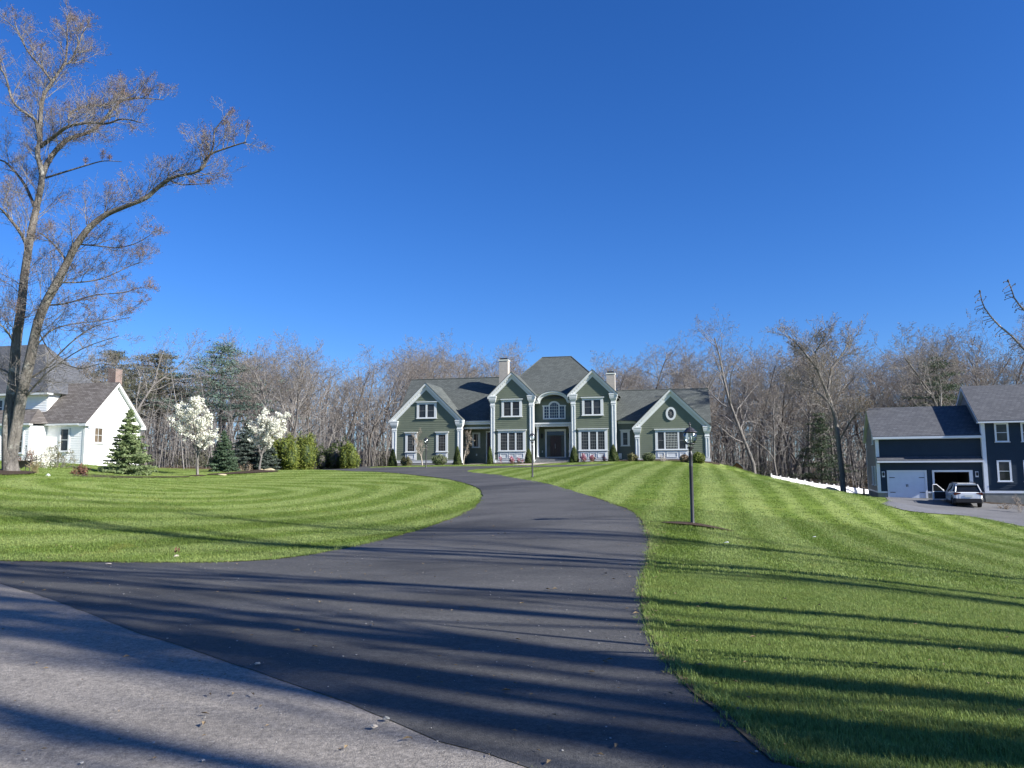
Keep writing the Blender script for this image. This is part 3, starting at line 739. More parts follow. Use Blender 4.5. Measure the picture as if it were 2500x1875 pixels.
# roofs
def slab(name, pts, th, m):
    """one roof slope: polygon of 3-D points with thickness"""
    b = MB(); n = len(pts); b.v += [tuple(p) for p in pts] + [(p[0], p[1], p[2] - th) for p in pts]
    b.f.append(tuple(range(n))); b.f.append(tuple(range(2 * n - 1, n - 1, -1)))
    for i in range(n): j = (i + 1) % n; b.f.append((i, n + i, n + j, j))
    return b.build(name, m, GH)
slab('roof_slope', [(-16.05, 1.2, 4.15), (-5.7, 1.2, 4.15), (-5.7, 5.95, 8.87), (-16.05, 5.95, 8.87)], .07, sm)
slab('roof_slope', [(-5.7, 10.8, 4.1), (-16.05, 10.8, 4.1), (-16.05, 5.952, 8.868), (-5.7, 5.952, 8.868)], .07, sm)
slab('roof_slope', [(5.6, .95, 3.95), (14.45, .95, 3.55), (14.45, 5, 7.08), (5.6, 5, 7.08)], .07, sm)
slab('roof_slope', [(14.45, 9.2, 3.55), (5.6, 9.2, 3.55), (5.6, 5.002, 7.078), (14.45, 5.002, 7.078)], .07, sm)
EV = 6.12
hipf = [(-6.1, .9, EV), (6.05, .9, EV), (1.05, 6.0, 10.80), (-1.95, 6.0, 10.80)]
slab('roof_slope', hipf, .07, sm)
slab('roof_slope', [(6.05, .902, EV - .002), (6.05, 11.2, EV - .002), (1.052, 6.0, 10.798)], .07, sm)
slab('roof_slope', [(-6.1, 11.2, EV - .002), (-6.1, .902, EV - .002), (-1.952, 6.0, 10.798)], .07, sm)
slab('roof_slope', [(6.05, 11.202, EV), (-6.1, 11.202, EV), (-1.95, 6.002, 10.796), (1.05, 6.002, 10.796)], .07, sm)
rc = MB(); rc.tube([(-16.05, 5.95, 8.88), (-5.9, 5.95, 8.88)], .06, 5); rc.tube([(5.8, 5, 7.09), (14.45, 5, 7.09)], .06, 5); rc.tube([(-1.95, 6, 10.81), (1.05, 6, 10.81)], .06, 5)
for p, q in (((-6.1, .9, EV), (-1.95, 6, 10.81)), ((6.05, .9, EV), (1.05, 6, 10.81))): rc.tube([p, q], .05, 5)
rc.build('ridge_cap', sm, GH)
OV = .27
gable_roof(GH, -12.42, 3.74, 4.20, 7.86, 0, 6.0, OV, sm, wm)
gable_roof(GH, -3.88, 2.34, 6.36, 8.66, 0, 6.0, OV, sm, wm, depth=.58)
gable_roof(GH, 3.80, 2.34, 6.36, 8.66, 0, 6.0, OV, sm, wm, depth=.58)
gable_roof(GH, 10.87, 3.50, 3.22, 6.69, 0, 5.0, OV, sm, wm)
# pilasters
for x0, x1, zc in ((-15.87, -15.4, 4.14), (-9.27, -8.8, 4.14), (-5.98, -5.55, 6.36), (-2.22, -1.79, 6.36), (1.75, 2.18, 6.36), (5.48, 5.91, 6.36), (7.6, 8.02, 3.2), (13.8, 14.2, 3.2)):
    pilaster(GH, x0, x1, .04, zc, 0, wm)
# windows (first, upper)
Wn = lambda *a, **k: window(GH, *a, white=wm, glass=MT['glass'], sash=MT['sash'], **k)
Wn(-14.48, -13.33, 1.12, 2.90, 0, [(-14.25, -13.55)], grid=(3, 6), panel=(.33, 1.08, [(-14.3, -13.5)]), crown=.14)
Wn(-11.36, -10.18, 1.12, 2.90, 0, [(-11.12, -10.42)], grid=(3, 6), panel=(.33, 1.08, [(-11.2, -10.35)]), crown=.14)
Wn(-13.34, -11.33, 4.38, 5.86, 0, [(-13.1, -12.44), (-12.26, -11.58)], crown=.14)
for cx in (-3.9, 3.77):
    Wn(cx - 1.34, cx + 1.34, 1.13, 3.0, 0, [(cx - 1.08, cx - .43), (cx - .28, cx + .30), (cx + .45, cx + 1.07)], grid=(3, 6), crown=.15,
       panel=(.33, 1.09, [(cx - 1.15, cx - .42), (cx - .30, cx + .32), (cx + .44, cx + 1.15)]))
    Wn(cx - .98, cx + 1.0, 4.38, 5.92, 0, [(cx - .75, cx - .08), (cx + .09, cx + .74)], crown=.14)
Wr = Wn(9.42, 12.33, 1.12, 2.86, 0, [(9.65, 10.2), (10.35, 11.4), (11.55, 12.1)], crown=.15, panel=(.33, 1.08, [(9.6, 10.2), (10.4, 11.35), (11.55, 12.12)]))
gm_ = MB()
for i in range(1, 8): xx = 10.35 + 1.05 * i / 8; gm_.box(xx - .010, xx + .010, -.056, -.038, 1.2, 2.72)
for i in range(1, 7): zz = 1.2 + 1.52 * i / 7; gm_.box(10.35, 11.4, -.058, -.039, zz - .010, zz + .010)
gm_.build('muntin', MT['cream'], Wr)
window(GH, 6.2, 7.05, 1.56, 2.92, 1.5, [(6.42, 6.83)], MT['cream'], MT['glass'], crown=.14, sash=MT['sash'])
window(GH, -8.55, -7.72, 1.58, 3.05, 2.9, [(-8.36, -7.92)], wm, MT['glass'], crown=0, sash=MT['sash'])
# side door in the recess
dd = MB(); dd.box(-7.12, -7.0, 2.80, 2.9, .0, 3.2); dd.box(-6.03, -5.92, 2.80, 2.9, .0, 3.2); dd.box(-7.0, -6.03, 2.80, 2.9, 3.05, 3.2); D1 = dd.build('side_door', wm, GH)
dd = MB(); dd.box(-6.99, -6.04, 2.84, 2.9, .02, 3.04); dd.build('leaf', MT['door'], D1)
# recess beams
rb = MB(); rb.box(-9.0, -5.85, 1.02, 1.36, 3.75, 3.98); rb.box(-9.05, -5.8, .92, 1.4, 3.98, 4.10); rb.box(-8.95, -5.86, 1.26, 2.9, 3.35, 3.50); rb.build('porch_beam', wm, GH)
rb = MB(); rb.box(5.93, 7.62, 1.38, 1.6, 3.62, 3.92); rb.box(5.93, 7.66, 1.28, 1.6, 3.92, 4.04); rb.build('eave_fascia', MT['cream'], GH)
# oval window
def ring(cx, cz, a0, b0_, a1, b1, ya, yb, n=28):
    m = MB()
    for i in range(n):
        t0, t1 = 6.28318 * i / n, 6.28318 * (i + 1) / n
        P_ = [(cx + a0 * math.cos(t0), cz + b0_ * math.sin(t0)), (cx + a0 * math.cos(t1), cz + b0_ * math.sin(t1)), (cx + a1 * math.cos(t1), cz + b1 * math.sin(t1)), (cx + a1 * math.cos(t0), cz + b1 * math.sin(t0))]
        m.quad((P_[3][0], ya, P_[3][1]), (P_[2][0], ya, P_[2][1]), (P_[1][0], ya, P_[1][1]), (P_[0][0], ya, P_[0][1]))
        m.quad((P_[0][0], yb, P_[0][1]), (P_[0][0], ya, P_[0][1]), (P_[1][0], ya, P_[1][1]), (P_[1][0], yb, P_[1][1]))
        m.quad((P_[2][0], yb, P_[2][1]), (P_[2][0], ya, P_[2][1]), (P_[3][0], ya, P_[3][1]), (P_[3][0], yb, P_[3][1]))
    return m
ovw = ring(10.87, 4.38, .27, .42, .46, .60, -.10, .0).build('oval_window', wm, GH)
m = MB(); m.v = [(10.87 + .28 * math.cos(i * .3491), -.045, 4.38 + .43 * math.sin(i * .3491)) for i in range(18)]; m.f = [tuple(range(18))]; m.build('pane', MT['glass'], ovw)
m = MB()
for k in range(4):
    t = k * math.pi / 4; dx, dz = .27 * math.cos(t), .42 * math.sin(t); m.tube([(10.87 - dx, -.06, 4.38 - dz), (10.87 + dx, -.06, 4.38 + dz)], .012, 4)
m.build('muntin', MT['muntin'], ovw); ring(10.87, 4.38, .08, .13, .10, .15, -.07, -.045, 16).build('muntin', MT['muntin'], ovw)
# arched eyebrow cornice over the entrance
A = [(-1.80, 5.62), (-1.35, 5.64)] + [(-.03 + 1.30 * math.cos(math.pi - math.pi * i / 20) * 1.0, 5.66 + .80 * math.sin(math.pi * i / 20)) for i in range(1, 20)] + [(1.32, 5.64), (1.76, 5.62)]
def arch_band(t0, t1, ya, yb, name, m, parent):
    b = MB()
    def off(t):
        o = []
        for i, p in enumerate(A):
            q0 = A[max(i - 1, 0)]; q1 = A[min(i + 1, len(A) - 1)]; dx, dz = q1[0] - q0[0], q1[1] - q0[1]; L = math.hypot(dx, dz)
            o.append((p[0] - dz / L * t, p[1] + dx / L * t))
        return o
    a, c = off(t0), off(t1)
    for i in range(len(A) - 1): b.prism([a[i], a[i + 1], c[i + 1], c[i]], ya, yb)
    return b.build(name, m, parent)
AC = arch_band(0, .19, .62, 1.30, 'arched_cornice', wm, GH)
arch_band(.192, .30, .45, 1.30, 'crown_moulding', wm, AC)
arch_band(.302, .34, .42, 3.4, 'eyebrow_roof', sm, GH)
# palladian window
PW = MB(); y = 1.3
PW.box(-1.12, -.98, y - .075, y, 4.2, 5.42); PW.box(.93, 1.07, y - .075, y, 4.2, 5.42); PW.box(-.56, -.44, y - .075, y, 4.2, 5.42); PW.box(.38, .50, y - .075, y, 4.2, 5.42)
PW.box(-1.12, 1.07, y - .08, y, 4.14, 4.26); PW.box(-1.17, -.50, y - .085, y, 5.36, 5.48); PW.box(.44, 1.12, y - .085, y, 5.36, 5.48)
for i in range(12):
    t0, t1 = math.pi * i / 12, math.pi * (i + 1) / 12; c = -.03
    PW.prism([(c + .41 * math.cos(t0), 5.36 + .36 * math.sin(t0)), (c + .58 * math.cos(t0), 5.36 + .52 * math.sin(t0)), (c + .58 * math.cos(t1), 5.36 + .52 * math.sin(t1)), (c + .41 * math.cos(t1), 5.36 + .36 * math.sin(t1))], y - .09, y)
PWo = PW.build('palladian_window', wm, GH)
for a, b in ((-.98, -.56), (.50, .93)): m = MB(); m.quad((a, y - .03, 4.26), (b, y - .03, 4.26), (b, y - .03, 5.36), (a, y - .03, 5.36)); m.build('pane', MT['glassb'], PWo)
m = MB(); m.v = [(-.44, y - .03, 4.26), (.38, y - .03, 4.26)] + [(-.03 + .41 * math.cos(math.pi * i / 12), y - .03, 5.36 + .36 * math.sin(math.pi * i / 12)) for i in range(13)]; m.f = [tuple(range(len(m.v)))]; m.build('pane', MT['glassb'], PWo)
m = MB()
for xx in (-.24, -.03, .18): m.box(xx - .011, xx + .011, y - .05, y - .035, 4.26, 5.68)
for zz in (4.53, 4.81, 5.08, 5.36): m.box(-.44, .38, y - .049, y - .036, zz - .011, zz + .011)
for xx in (-.77, .715): m.box(xx - .011, xx + .011, y - .05, y - .035, 4.26, 5.36)
for a in (-.98, .50):
    for zz in (4.53, 4.81, 5.08): m.box(a, a + .42, y - .049, y - .036, zz - .011, zz + .011)
m.build('muntin', MT['cream'], PWo)
# entrance: entablature with dentils, columns, door, steps
en = MB(); en.box(-1.79, 1.74, .55, 1.3, 3.42, 3.52); en.box(-1.79, 1.74, .45, 1.3, 3.66, 3.78); en.box(-1.79, 1.74, .60, 1.3, 3.522, 3.658); ENT = en.build('entablature', wm, GH)
dn = MB()
for i in range(18): xx = -1.74 + i * .198; dn.box(xx, xx + .10, .50, .598, 3.525, 3.655)
dn.build('dentils', wm, ENT, kind='stuff')
for xx in (-1.58, 1.55):
    c = MB(); c.lathe([(.17, .55), (.17, .65), (.13, .70), (.125, 1.5), (.11, 3.15), (.11, 3.2), (.15, 3.25), (.17, 3.34), (.17, 3.42)], 14, xx, .85); c.build('column', wm, GH, True)
pf = MB(); pf.box(-1.78, 1.74, .7, 2.3, .40, .52); pf.build('porch_floor', MT['stone'], GH)
for i, (ya, zz) in enumerate(((.32, .36), (-.02, .20))): s = MB(); s.box(-1.72 + 0 * i, 1.68, ya - .0, .7 if i == 0 else .32, -.3, zz); s.build('step', MT['stone'], GH)
dr = MB(); dr.box(-1.1, -.93, 2.18, 2.3, .52, 3.2); dr.box(.78, .93, 2.18, 2.3, .52, 3.2); dr.box(-1.12, .95, 2.17, 2.3, 3.04, 3.25); dr.box(-.93, .78, 2.18, 2.3, .52, .58); DO = dr.build('front_door', wm, GH)
for a, b in ((-.92, -.62), (-.61, -.08), (-.07, .46), (.47, .77)):
    m = MB(); m.box(a, b, 2.24, 2.3, .58, 2.62); o = m.build('leaf' if b - a > .4 else 'sidelight', MT['door'] if b - a > .4 else MT['glass'], DO)
m = MB(); m.box(-.92, .77, 2.24, 2.3, 2.66, 3.04); m.build('transom', MT['glassb'], DO)
m = MB(); m.box(-.12, -.10, 2.19, 2.24, 1.4, 1.85); m.build('handle', MT['cream'], DO)
for xx in (-1.38, 1.22):
    m = MB(); m.lathe([(.02, 2.35), (.08, 2.4), (.09, 2.7), (.11, 2.72), (.02, 2.85)], 8, xx, 2.15); m.build('wall_lantern', MT['dark'], GH)
    m = MB(); m.box(xx - .05, xx + .05, 2.24, 2.3, 1.0, 1.2); m.build('outlet_box', MT['cream'], GH)
m = MB(); m.box(-8.15, -8.03, 2.82, 2.88, .75, .95); m.build('outlet_box', MT['cream'], GH)
m = MB(); m.box(5.98, 6.28, 1.2, 1.44, .35, .85); m.build('utility_meter', MT['cream'], GH)
# chimneys
for x0, x1, zb_, zz in ((-5.98, -5.08, 6.0, 10.45), (4.78, 5.58, 5.5, 8.78)):
    c = MB(); c.box(x0, x1, 3.7, 4.6, zb_, zz - .16); CH = c.build('chimney', MT['chim'], GH)
    c = MB(); c.box(x0 - .05, x1 + .05, 3.65, 4.65, zz - .16, zz - .06); c.build('chimney_cap', MT['cream'], CH)
    c = MB(); c.box(x0 + .08, x1 - .08, 3.8, 4.5, zz - .06, zz + .12); c.build('flue_cover', MT['dark'], CH)

# ------------------------------------------------ navy house at the right
TB = math.radians(-20)
n0 = at(2146, 1215, 64)
NH = empty('navy_house', (n0.x, 64, n0.z), TB, 'navy clapboard house with white trim and a two bay garage', 'house')
cl = MB(); nav = MT['navy']; tb = MT['trimb']
hol = [(4.14, 6.62, -.5, 2.09), (.82, 3.45, -.5, 2.09)]
siding(cl, 0, 7.6, .46, 2.95, .13, front(0), holes=hol); siding(cl, 0, 7.6, 3.3, 4.75, .13, front(0)); siding(cl, 7.6, 18, .62, 6.1, .13, front(-.35)); siding(cl, -4.5, .35, .6, 6.1, .13, left(7.6))
for z in ():
    pass
cl.build('clapboards', nav, NH, kind='stuff')
ce = MB(); siding(ce, -8.9, 0, .46, 4.9, .13, left(-.01)); siding(ce, -8.9, 0, 4.9, 7.4, .13, left(-.01), xl=lambda z: -8.9 + (z - 4.9) / .56, xr=lambda z: -(z - 4.9) / .56)
ce.build('end_clapboards', MT['taupe'], NH, kind='stuff')
cm_ = MB(); siding(cm_, -9.8, .35, 6.1, 9.0, .13, left(7.59), xl=lambda z: -10.1 + (z - 6.1) / .6, xr=lambda z: .35 - (z - 6.1) / .6)
cm_.build('gable_clapboards', MT['taupe'], NH, kind='stuff')
bd = MB()
bd.box(.0, .12, .01, 8.9, -1.2, 4.9); bd.prism([(.0, 4.9), (4.45, 7.4), (8.9, 4.9)], .0, .12, 'x'); bd.box(0.121, 7.59, 8.78, 8.9, -1, 4.9)
bd.box(.121, 4.13, .01, .12, -1, 4.78); bd.box(6.63, 7.59, .01, .12, -1, 4.78); bd.box(4.131, 6.629, .01, .12, 2.1, 4.78)
bd.box(7.61, 18, -.34, 10, -1.5, 6.1); bd.prism([(-.34, 6.101), (4.85, 9.15), (9.99, 6.101)], 7.61, 18, 'x'); bd.build('wall', nav, NH)
it = MB(); it.box(3.9, 3.98, .13, 6.5, 0, 2.6); it.box(6.9, 6.98, .13, 6.5, 0, 2.6); it.box(3.98, 6.9, 6.4, 6.5, 0, 2.6); it.box(3.9, 6.98, .13, 6.5, 2.6, 2.7); it.build('garage_interior', MT['black'], NH)
fl = MB(); fl.box(.13, 7.5, -.35, 6.4, -.4, -.01); fl.build('garage_floor', MT['conc'], NH)
fo = MB(); fo.box(-.03, .66, -.03, 0, -1.2, .40); fo.box(3.62, 3.97, -.03, 0, -1, .40); fo.box(6.9, 7.6, -.03, 0, -1, .40); fo.box(-.04, -.011, 0, 8.9, -1.5, .40); fo.box(7.56, 18, -.39, -.35, -1.5, .44); fo.build('foundation', MT['conc'], NH)
tr = MB(); tr.box(-.05, .66, -.05, 0, .40, .52); tr.box(3.62, 3.97, -.05, 0, .40, .52); tr.box(6.9, 7.58, -.05, 0, .40, .52); tr.box(-.06, -.03, 0, 8.9, .40, .52); tr.box(7.54, 18, -.42, -.35, .44, .62); tr.build('water_table', tb, NH)
cb_ = MB(); cb_.box(-.06, .19, -.055, 0, .52, 2.8); cb_.box(-.06, .19, -.055, 0, 3.25, 4.75); cb_.box(-.06, -.03, .0, .2, .52, 4.75); cb_.box(-.06, -.03, 8.7, 8.93, .52, 4.8)
cb_.box(7.56, 7.84, -.41, -.35, .62, 6.0); cb_.box(7.56, 7.59, -.35, -.01, .62, 6.0); cb_.build('corner_board', tb, NH)
sb = MT['shingleb']
def nslab(pts, th=.07, name='roof_slope', m=None):
    b = MB(); n = len(pts); b.v += [tuple(p) for p in pts] + [(p[0], p[1], p[2] - th) for p in pts]
    b.f.append(tuple(range(n))); b.f.append(tuple(range(2 * n - 1, n - 1, -1)))
    for i in range(n): j = (i + 1) % n; b.f.append((i, n + i, n + j, j))
    return b.build(name, m or sb, NH)
nslab([(-.28, -.42, 5.02), (7.585, -.42, 5.02), (7.585, 4.45, 7.72), (-.28, 4.45, 7.72)]); nslab([(7.585, 9.3, 5.02), (-.28, 9.3, 5.02), (-.28, 4.452, 7.718), (7.585, 4.452, 7.718)])
nslab([(7.3, -1.0, 6.10), (18.3, -1.0, 6.10), (18.3, 4.85, 9.40), (7.3, 4.85, 9.40)]); nslab([(18.3, 10.6, 6.18), (7.3, 10.6, 6.18), (7.3, 4.852, 9.398), (18.3, 4.852, 9.398)])
ps = nslab([(-.05, -.60, 3.05), (7.555, -.60, 3.05), (7.555, -.02, 3.36), (-.05, -.02, 3.36)], .05, 'pent_roof')
ev = MB(); ev.box(-.26, 7.58, -.44, -.0, 4.76, 4.94); ev.box(-.27, 7.58, -.50, -.44, 4.80, 4.965); ev.box(-.05, 7.555, -.6, .0, 2.86, 3.0); ev.box(7.28, 18.2, -1.0, -.35, 5.92, 6.03)
ev.build('eave_fascia', tb, NH)
rk = MB()
for a, b, c, d, x in ((-.42, 4.96, 4.45, 7.66, -.27), (9.3, 4.96, 4.45, 7.66, -.27), (-.85, 6.11, 4.85, 9.33, 7.31), (10.6, 6.11, 4.85, 9.33, 7.31)):
    P_ = [(a, b), (c, d), (c, d - .26), (a, b - .22)]
    rk.prism(P_, x, x + .26, 'x')
rk.build('rake_board', tb, NH)
gf = MB()
gf.box(.68, .82, -.07, 0, -.02, 2.24); gf.box(3.45, 3.6, -.07, 0, -.02, 2.24); gf.box(.82, 3.45, -.07, 0, 2.09, 2.24)
GD = gf.build('garage_door', tb, NH)
m = MB()
m.box(.82, 3.45, -.012, .005, 0, 2.09)
for i in range(4): m.box(.83, 3.44, -.02, -.0121, .003 + i * .523, .517 + i * .523)
m.build('door_panel', MT['gdoor'], GD)
for zz in (.42, 1.62):
    for xa, xb in ((.86, 1.25), (3.02, 3.41)): m = MB(); m.box(xa, xb, -.04, -.022, zz, zz + .05); m.build('hinge', MT['dark'], GD)
for xx in (2.06, 2.16): m = MB(); m.box(xx, xx + .04, -.05, -.022, .9, 1.1); m.build('handle', MT['dark'], GD)
gf = MB(); gf.box(3.99, 4.14, -.07, .12, -.02, 2.24); gf.box(6.62, 6.86, -.07, .12, -.02, 2.24); gf.box(4.14, 6.62, -.07, .12, 2.09, 2.24); gf.build('open_garage_doorway', tb, NH)['label'] = 'open right garage doorway'
for xx in (.42, 7.15):
    m = MB(); m.box(xx - .11, xx + .11, -.05, -.03, 1.68, 2.14); o = m.build('wall_lantern', tb, NH); m = MB(); m.lathe([(.03, 1.78), (.07, 1.82), (.08, 2.0), (.02, 2.1)], 8, xx, -.12); m.build('lantern_body', MT['dark'], o)
for x0 in (8.49, 10.28, 13.0, 15.0):
    for z0, z1_ in ((4.45, 5.94), (1.36, 3.0)):
        window(NH, x0, x0 + .97, z0, z1_, -.35, [(x0 + .13, x0 + .84)], tb, MT['glass'], cw=.13, crown=0, muntin=tb)
for y0, y1, z0, z1_ in ((1.87, 2.75, 4.45, 5.92), (3.3, 4.1, 1.0, 2.6), (1.1, 1.95, 1.0, 2.6)):
    window(NH, -y1, -y0, z0, z1_, 0, [(-y1 + .12, -y0 - .12)], tb, MT['glass'], cw=.12, crown=0, mapf=left(-.01), muntin=tb)
m = MB(); m.tube([(-1.1, -.6, -.6), (-1.1, -.6, .75), (-1.1, .9, .75), (-1.1, .9, -.6)], .025, 5)
for i in range(9): m.tube([(-1.1, -.5 + i * .16, .7), (-1.1, -.5 + i * .16, -.4)], .012, 4)
m.tube([(-1.1, -.6, .1), (-2.2, -.6, -.9)], .025, 5)
o = m.build('basement_railing', MT['dark'], None); o.parent = None; o.matrix_world = NH.matrix_basis.copy()
NHM = Matrix.Translation(NH.location) @ Matrix.Rotation(TB, 4, 'Z'); o.matrix_world = NHM
tag(o, 'black metal railing beside the grey end wall of the navy garage', 'railing')

# ------------------------------------------------ white house at the left
TW_ = math.radians(-13)
w0 = at(203, 1133, 54)
WH = empty('white_house', (w0.x, 54, w0.z), TW_, 'bright white clapboard house partly behind the big tree at the left', 'house')
wc = MT['whitec']; sw = MT['shinglew']
cl = MB()
siding(cl, 0, 5.5, -.6, 2.85, .12, right(0)); siding(cl, 0, 5.5, 2.85, 5.75, .12, right(0), xl=lambda z: (z - 2.85) / 1.055, xr=lambda z: 5.5 - (z - 2.85) / 1.055)
siding(cl, -3.2, 0, -.1, 2.75, .12, front(0)); siding(cl, -12, -3.2, -.1, 2.7, .12, front(-1.5)); siding(cl, -12, -3.9, 2.7, 5.2, .12, front(.6)); siding(cl, -1.5, 0, -.1, 2.7, .12, right(-3.2)); siding(cl, .6, 2.5, 2.7, 5.3, .12, right(-3.9))
cl.build('clapboards', wc, WH, kind='stuff')
bd = MB(); bd.box(-6, -.01, .01, 5.49, -1.2, 2.85); bd.prism([(.01, 2.851), (2.75, 5.74), (5.49, 2.851)], -6, -.01, 'x'); bd.box(-12, -3.21, -1.49, .0, -1, 2.7); bd.box(-12, -3.91, .61, 6.3, 2.7, 5.2); bd.build('wall', wc, WH)
def wslab(pts, th=.07, name='roof_slope', m=None):
    b = MB(); n = len(pts); b.v += [tuple(p) for p in pts] + [(p[0], p[1], p[2] - th) for p in pts]
    b.f.append(tuple(range(n))); b.f.append(tuple(range(2 * n - 1, n - 1, -1)))
    for i in range(n): j = (i + 1) % n; b.f.append((i, n + i, n + j, j))
    return b.build(name, m or sw, WH)
wslab([(-6, -.3, 2.9), (.32, -.3, 2.9), (.32, 2.75, 6.05), (-6, 2.75, 6.05)]); wslab([(.32, 5.85, 2.9), (-6, 5.85, 2.9), (-6, 2.752, 6.048), (.32, 2.752, 6.048)])
wslab([(-12.3, -1.8, 2.85), (-2.9, -1.8, 2.85), (-4.6, .6, 4.0), (-12.3, .6, 4.0)]); wslab([(-2.9, -1.8, 2.848), (-2.9, .2, 2.95), (-4.6, .6, 3.998)])
wslab([(-13, .1, 5.2), (-3.4, .1, 5.2), (-7.2, 3.4, 9.3), (-13, 3.4, 9.3)], m=MT['shingleb']); wslab([(-3.4, .1, 5.198), (-3.4, 6.6, 5.198), (-7.2, 3.4, 9.298)], m=MT['shingleb'])
tr = MB()
for a, c in ((-.3, 2.75), (5.85, 2.75)):
    tr.prism([(a, 2.83), (c, 5.98), (c, 5.74), (a, 2.62)], .0, .30, 'x')
    tr.prism([(a + (.25 if a < 2 else -.25), 2.80), (c, 5.735), (c, 5.40), (a + (.25 if a < 2 else -.25), 2.50)], -.005, .045, 'x')
tr.box(-.3, .30, -.32, .25, 2.66, 2.82); tr.box(-.3, .30, 5.30, 5.87, 2.66, 2.82)
tr.box(-5.9, -.31, -.34, .0, 2.72, 2.84); tr.box(-12.2, -2.92, -1.82, -1.5, 2.68, 2.82); tr.box(-12.8, -3.42, .08, .6, 5.0, 5.14)
tr.box(-.14, .045, -.045, -.03, -.3, 2.66); tr.box(.03, .047, -.03, .14, -.6, 2.66); tr.box(.03, .047, 5.36, 5.52, -.6, 2.66); tr.box(.03, .05, .14, 5.36, .42, .47)
tr.build('trim', MT['white'], WH)
m = MB(); m.tube([(.33, .1, 2.7), (.12, .3, 2.5), (.09, .33, 2.3), (.09, .33, -.5)], .04, 6); m.build('downspout', MT['white'], WH)
for q in ((.06, .0, .12, .0),): pass
window(WH, .72, 1.72, 1.5, 2.68, 0, [(.86, 1.58)], MT['white'], MT['glassw'], cw=.12, crown=0, mapf=right(0), grid=(2, 2), rail=False, muntin=MT['white'])
window(WH, -2.05, -1.2, .9, 2.55, 0, [(-1.93, -1.32)], MT['white'], MT['glass'], cw=.1, crown=0, muntin=MT['white'])
for x0 in (-4.4, -6.4): window(WH, x0, x0 + .85, .75, 2.5, -1.5, [(x0 + .12, x0 + .73)], MT['white'], MT['glassw'], cw=.12, crown=0, grid=(2, 4), muntin=MT['white'])
window(WH, -8.6, -7.6, 3.6, 4.8, .6, [(-8.45, -7.75)], MT['white'], MT['glass'], cw=.12, crown=0, muntin=MT['white'])
c = MB(); c.box(-1.75, -1.05, 3.9, 4.6, 3.5, 7.25); c.build('chimney', MT['chimr'], WH)

# ---------------------------------------------------------------- vegetation
def tubes_mesh(name, lines, m, parent, kind=None, mesh_only=False):
    """many thin tapering polylines [(points, radii, sides)] as one mesh"""
    V = []; Fc = []; b = 0
    for pts, rad, n in lines:
        P_ = np.array(pts, dtype=np.float64); L = len(P_); d = P_[-1] - P_[0]; d /= (np.linalg.norm(d) + 1e-9)
        a = np.array([0, 0, 1.]) if abs(d[2]) < .9 else np.array([1., 0, 0]); u = np.cross(d, a); u /= np.linalg.norm(u); w_ = np.cross(d, u)
        t = np.arange(n) * 2 * math.pi / n; ringv = np.cos(t)[:, None] * u + np.sin(t)[:, None] * w_
        V.append((P_[:, None, :] + ringv[None] * np.array(rad)[:, None, None]).reshape(-1, 3))
        i = np.arange(L - 1)[:, None] * n; k = np.arange(n)[None]; k2 = (k + 1) % n
        Fc.append(np.stack([b + i + k, b + i + k2, b + i + n + k2, b + i + n + k], -1).reshape(-1, 4)); b += L * n
    return np_mesh(name, np.concatenate(V), np.concatenate(Fc), m, parent, kind, mesh_only, True)
def np_mesh(name, V, Fc, m, parent=None, kind=None, mesh_only=False, smooth=False):
    me = bpy.data.meshes.new(name); V = np.asarray(V, dtype=np.float32); Fc = np.asarray(Fc, dtype=np.int32); k = Fc.shape[1]
    me.vertices.add(len(V)); me.vertices.foreach_set('co', V.ravel()); me.loops.add(Fc.size); me.loops.foreach_set('vertex_index', Fc.ravel())
    me.polygons.add(len(Fc)); me.polygons.foreach_set('loop_start', np.arange(len(Fc), dtype=np.int32) * k)
    me.update(calc_edges=True); me.materials.append(m)
    if smooth: me.polygons.foreach_set('use_smooth', np.ones(len(Fc), bool))
    if mesh_only: return me
    o = link_mesh(name, me, None, parent)
    if kind: o['kind'] = kind
    return o
def leaves(name, C_, size, m, parent, seed=0, asp=.45, nrm=None, flat=0.0, kind=None):
    """one small bent quad per centre; nrm biases the leaf normals"""
    R = np.random.RandomState(seed); n = len(C_); C_ = np.asarray(C_, float)
    a = R.normal(size=(n, 3))
    if nrm is not None: a = a * .8 + np.asarray(nrm) * 1.0
    if flat: a[:, 2] += flat * np.sign(a[:, 2] + 1e-9) * 1.5
    a /= np.linalg.norm(a, axis=1)[:, None] + 1e-9; b = R.normal(size=(n, 3)); b -= a * (a * b).sum(1)[:, None]; b /= np.linalg.norm(b, axis=1)[:, None] + 1e-9; c = np.cross(a, b)
    s = (np.asarray(size) * R.uniform(.6, 1.3, n))[:, None]
    V = np.stack([C_ - b * s, C_ + c * s * asp - b * s * .1, C_ + b * s, C_ - c * s * asp - b * s * .1], 1).reshape(-1, 3)
    return np_mesh(name, V, np.arange(4 * n).reshape(-1, 4), m, parent, kind)

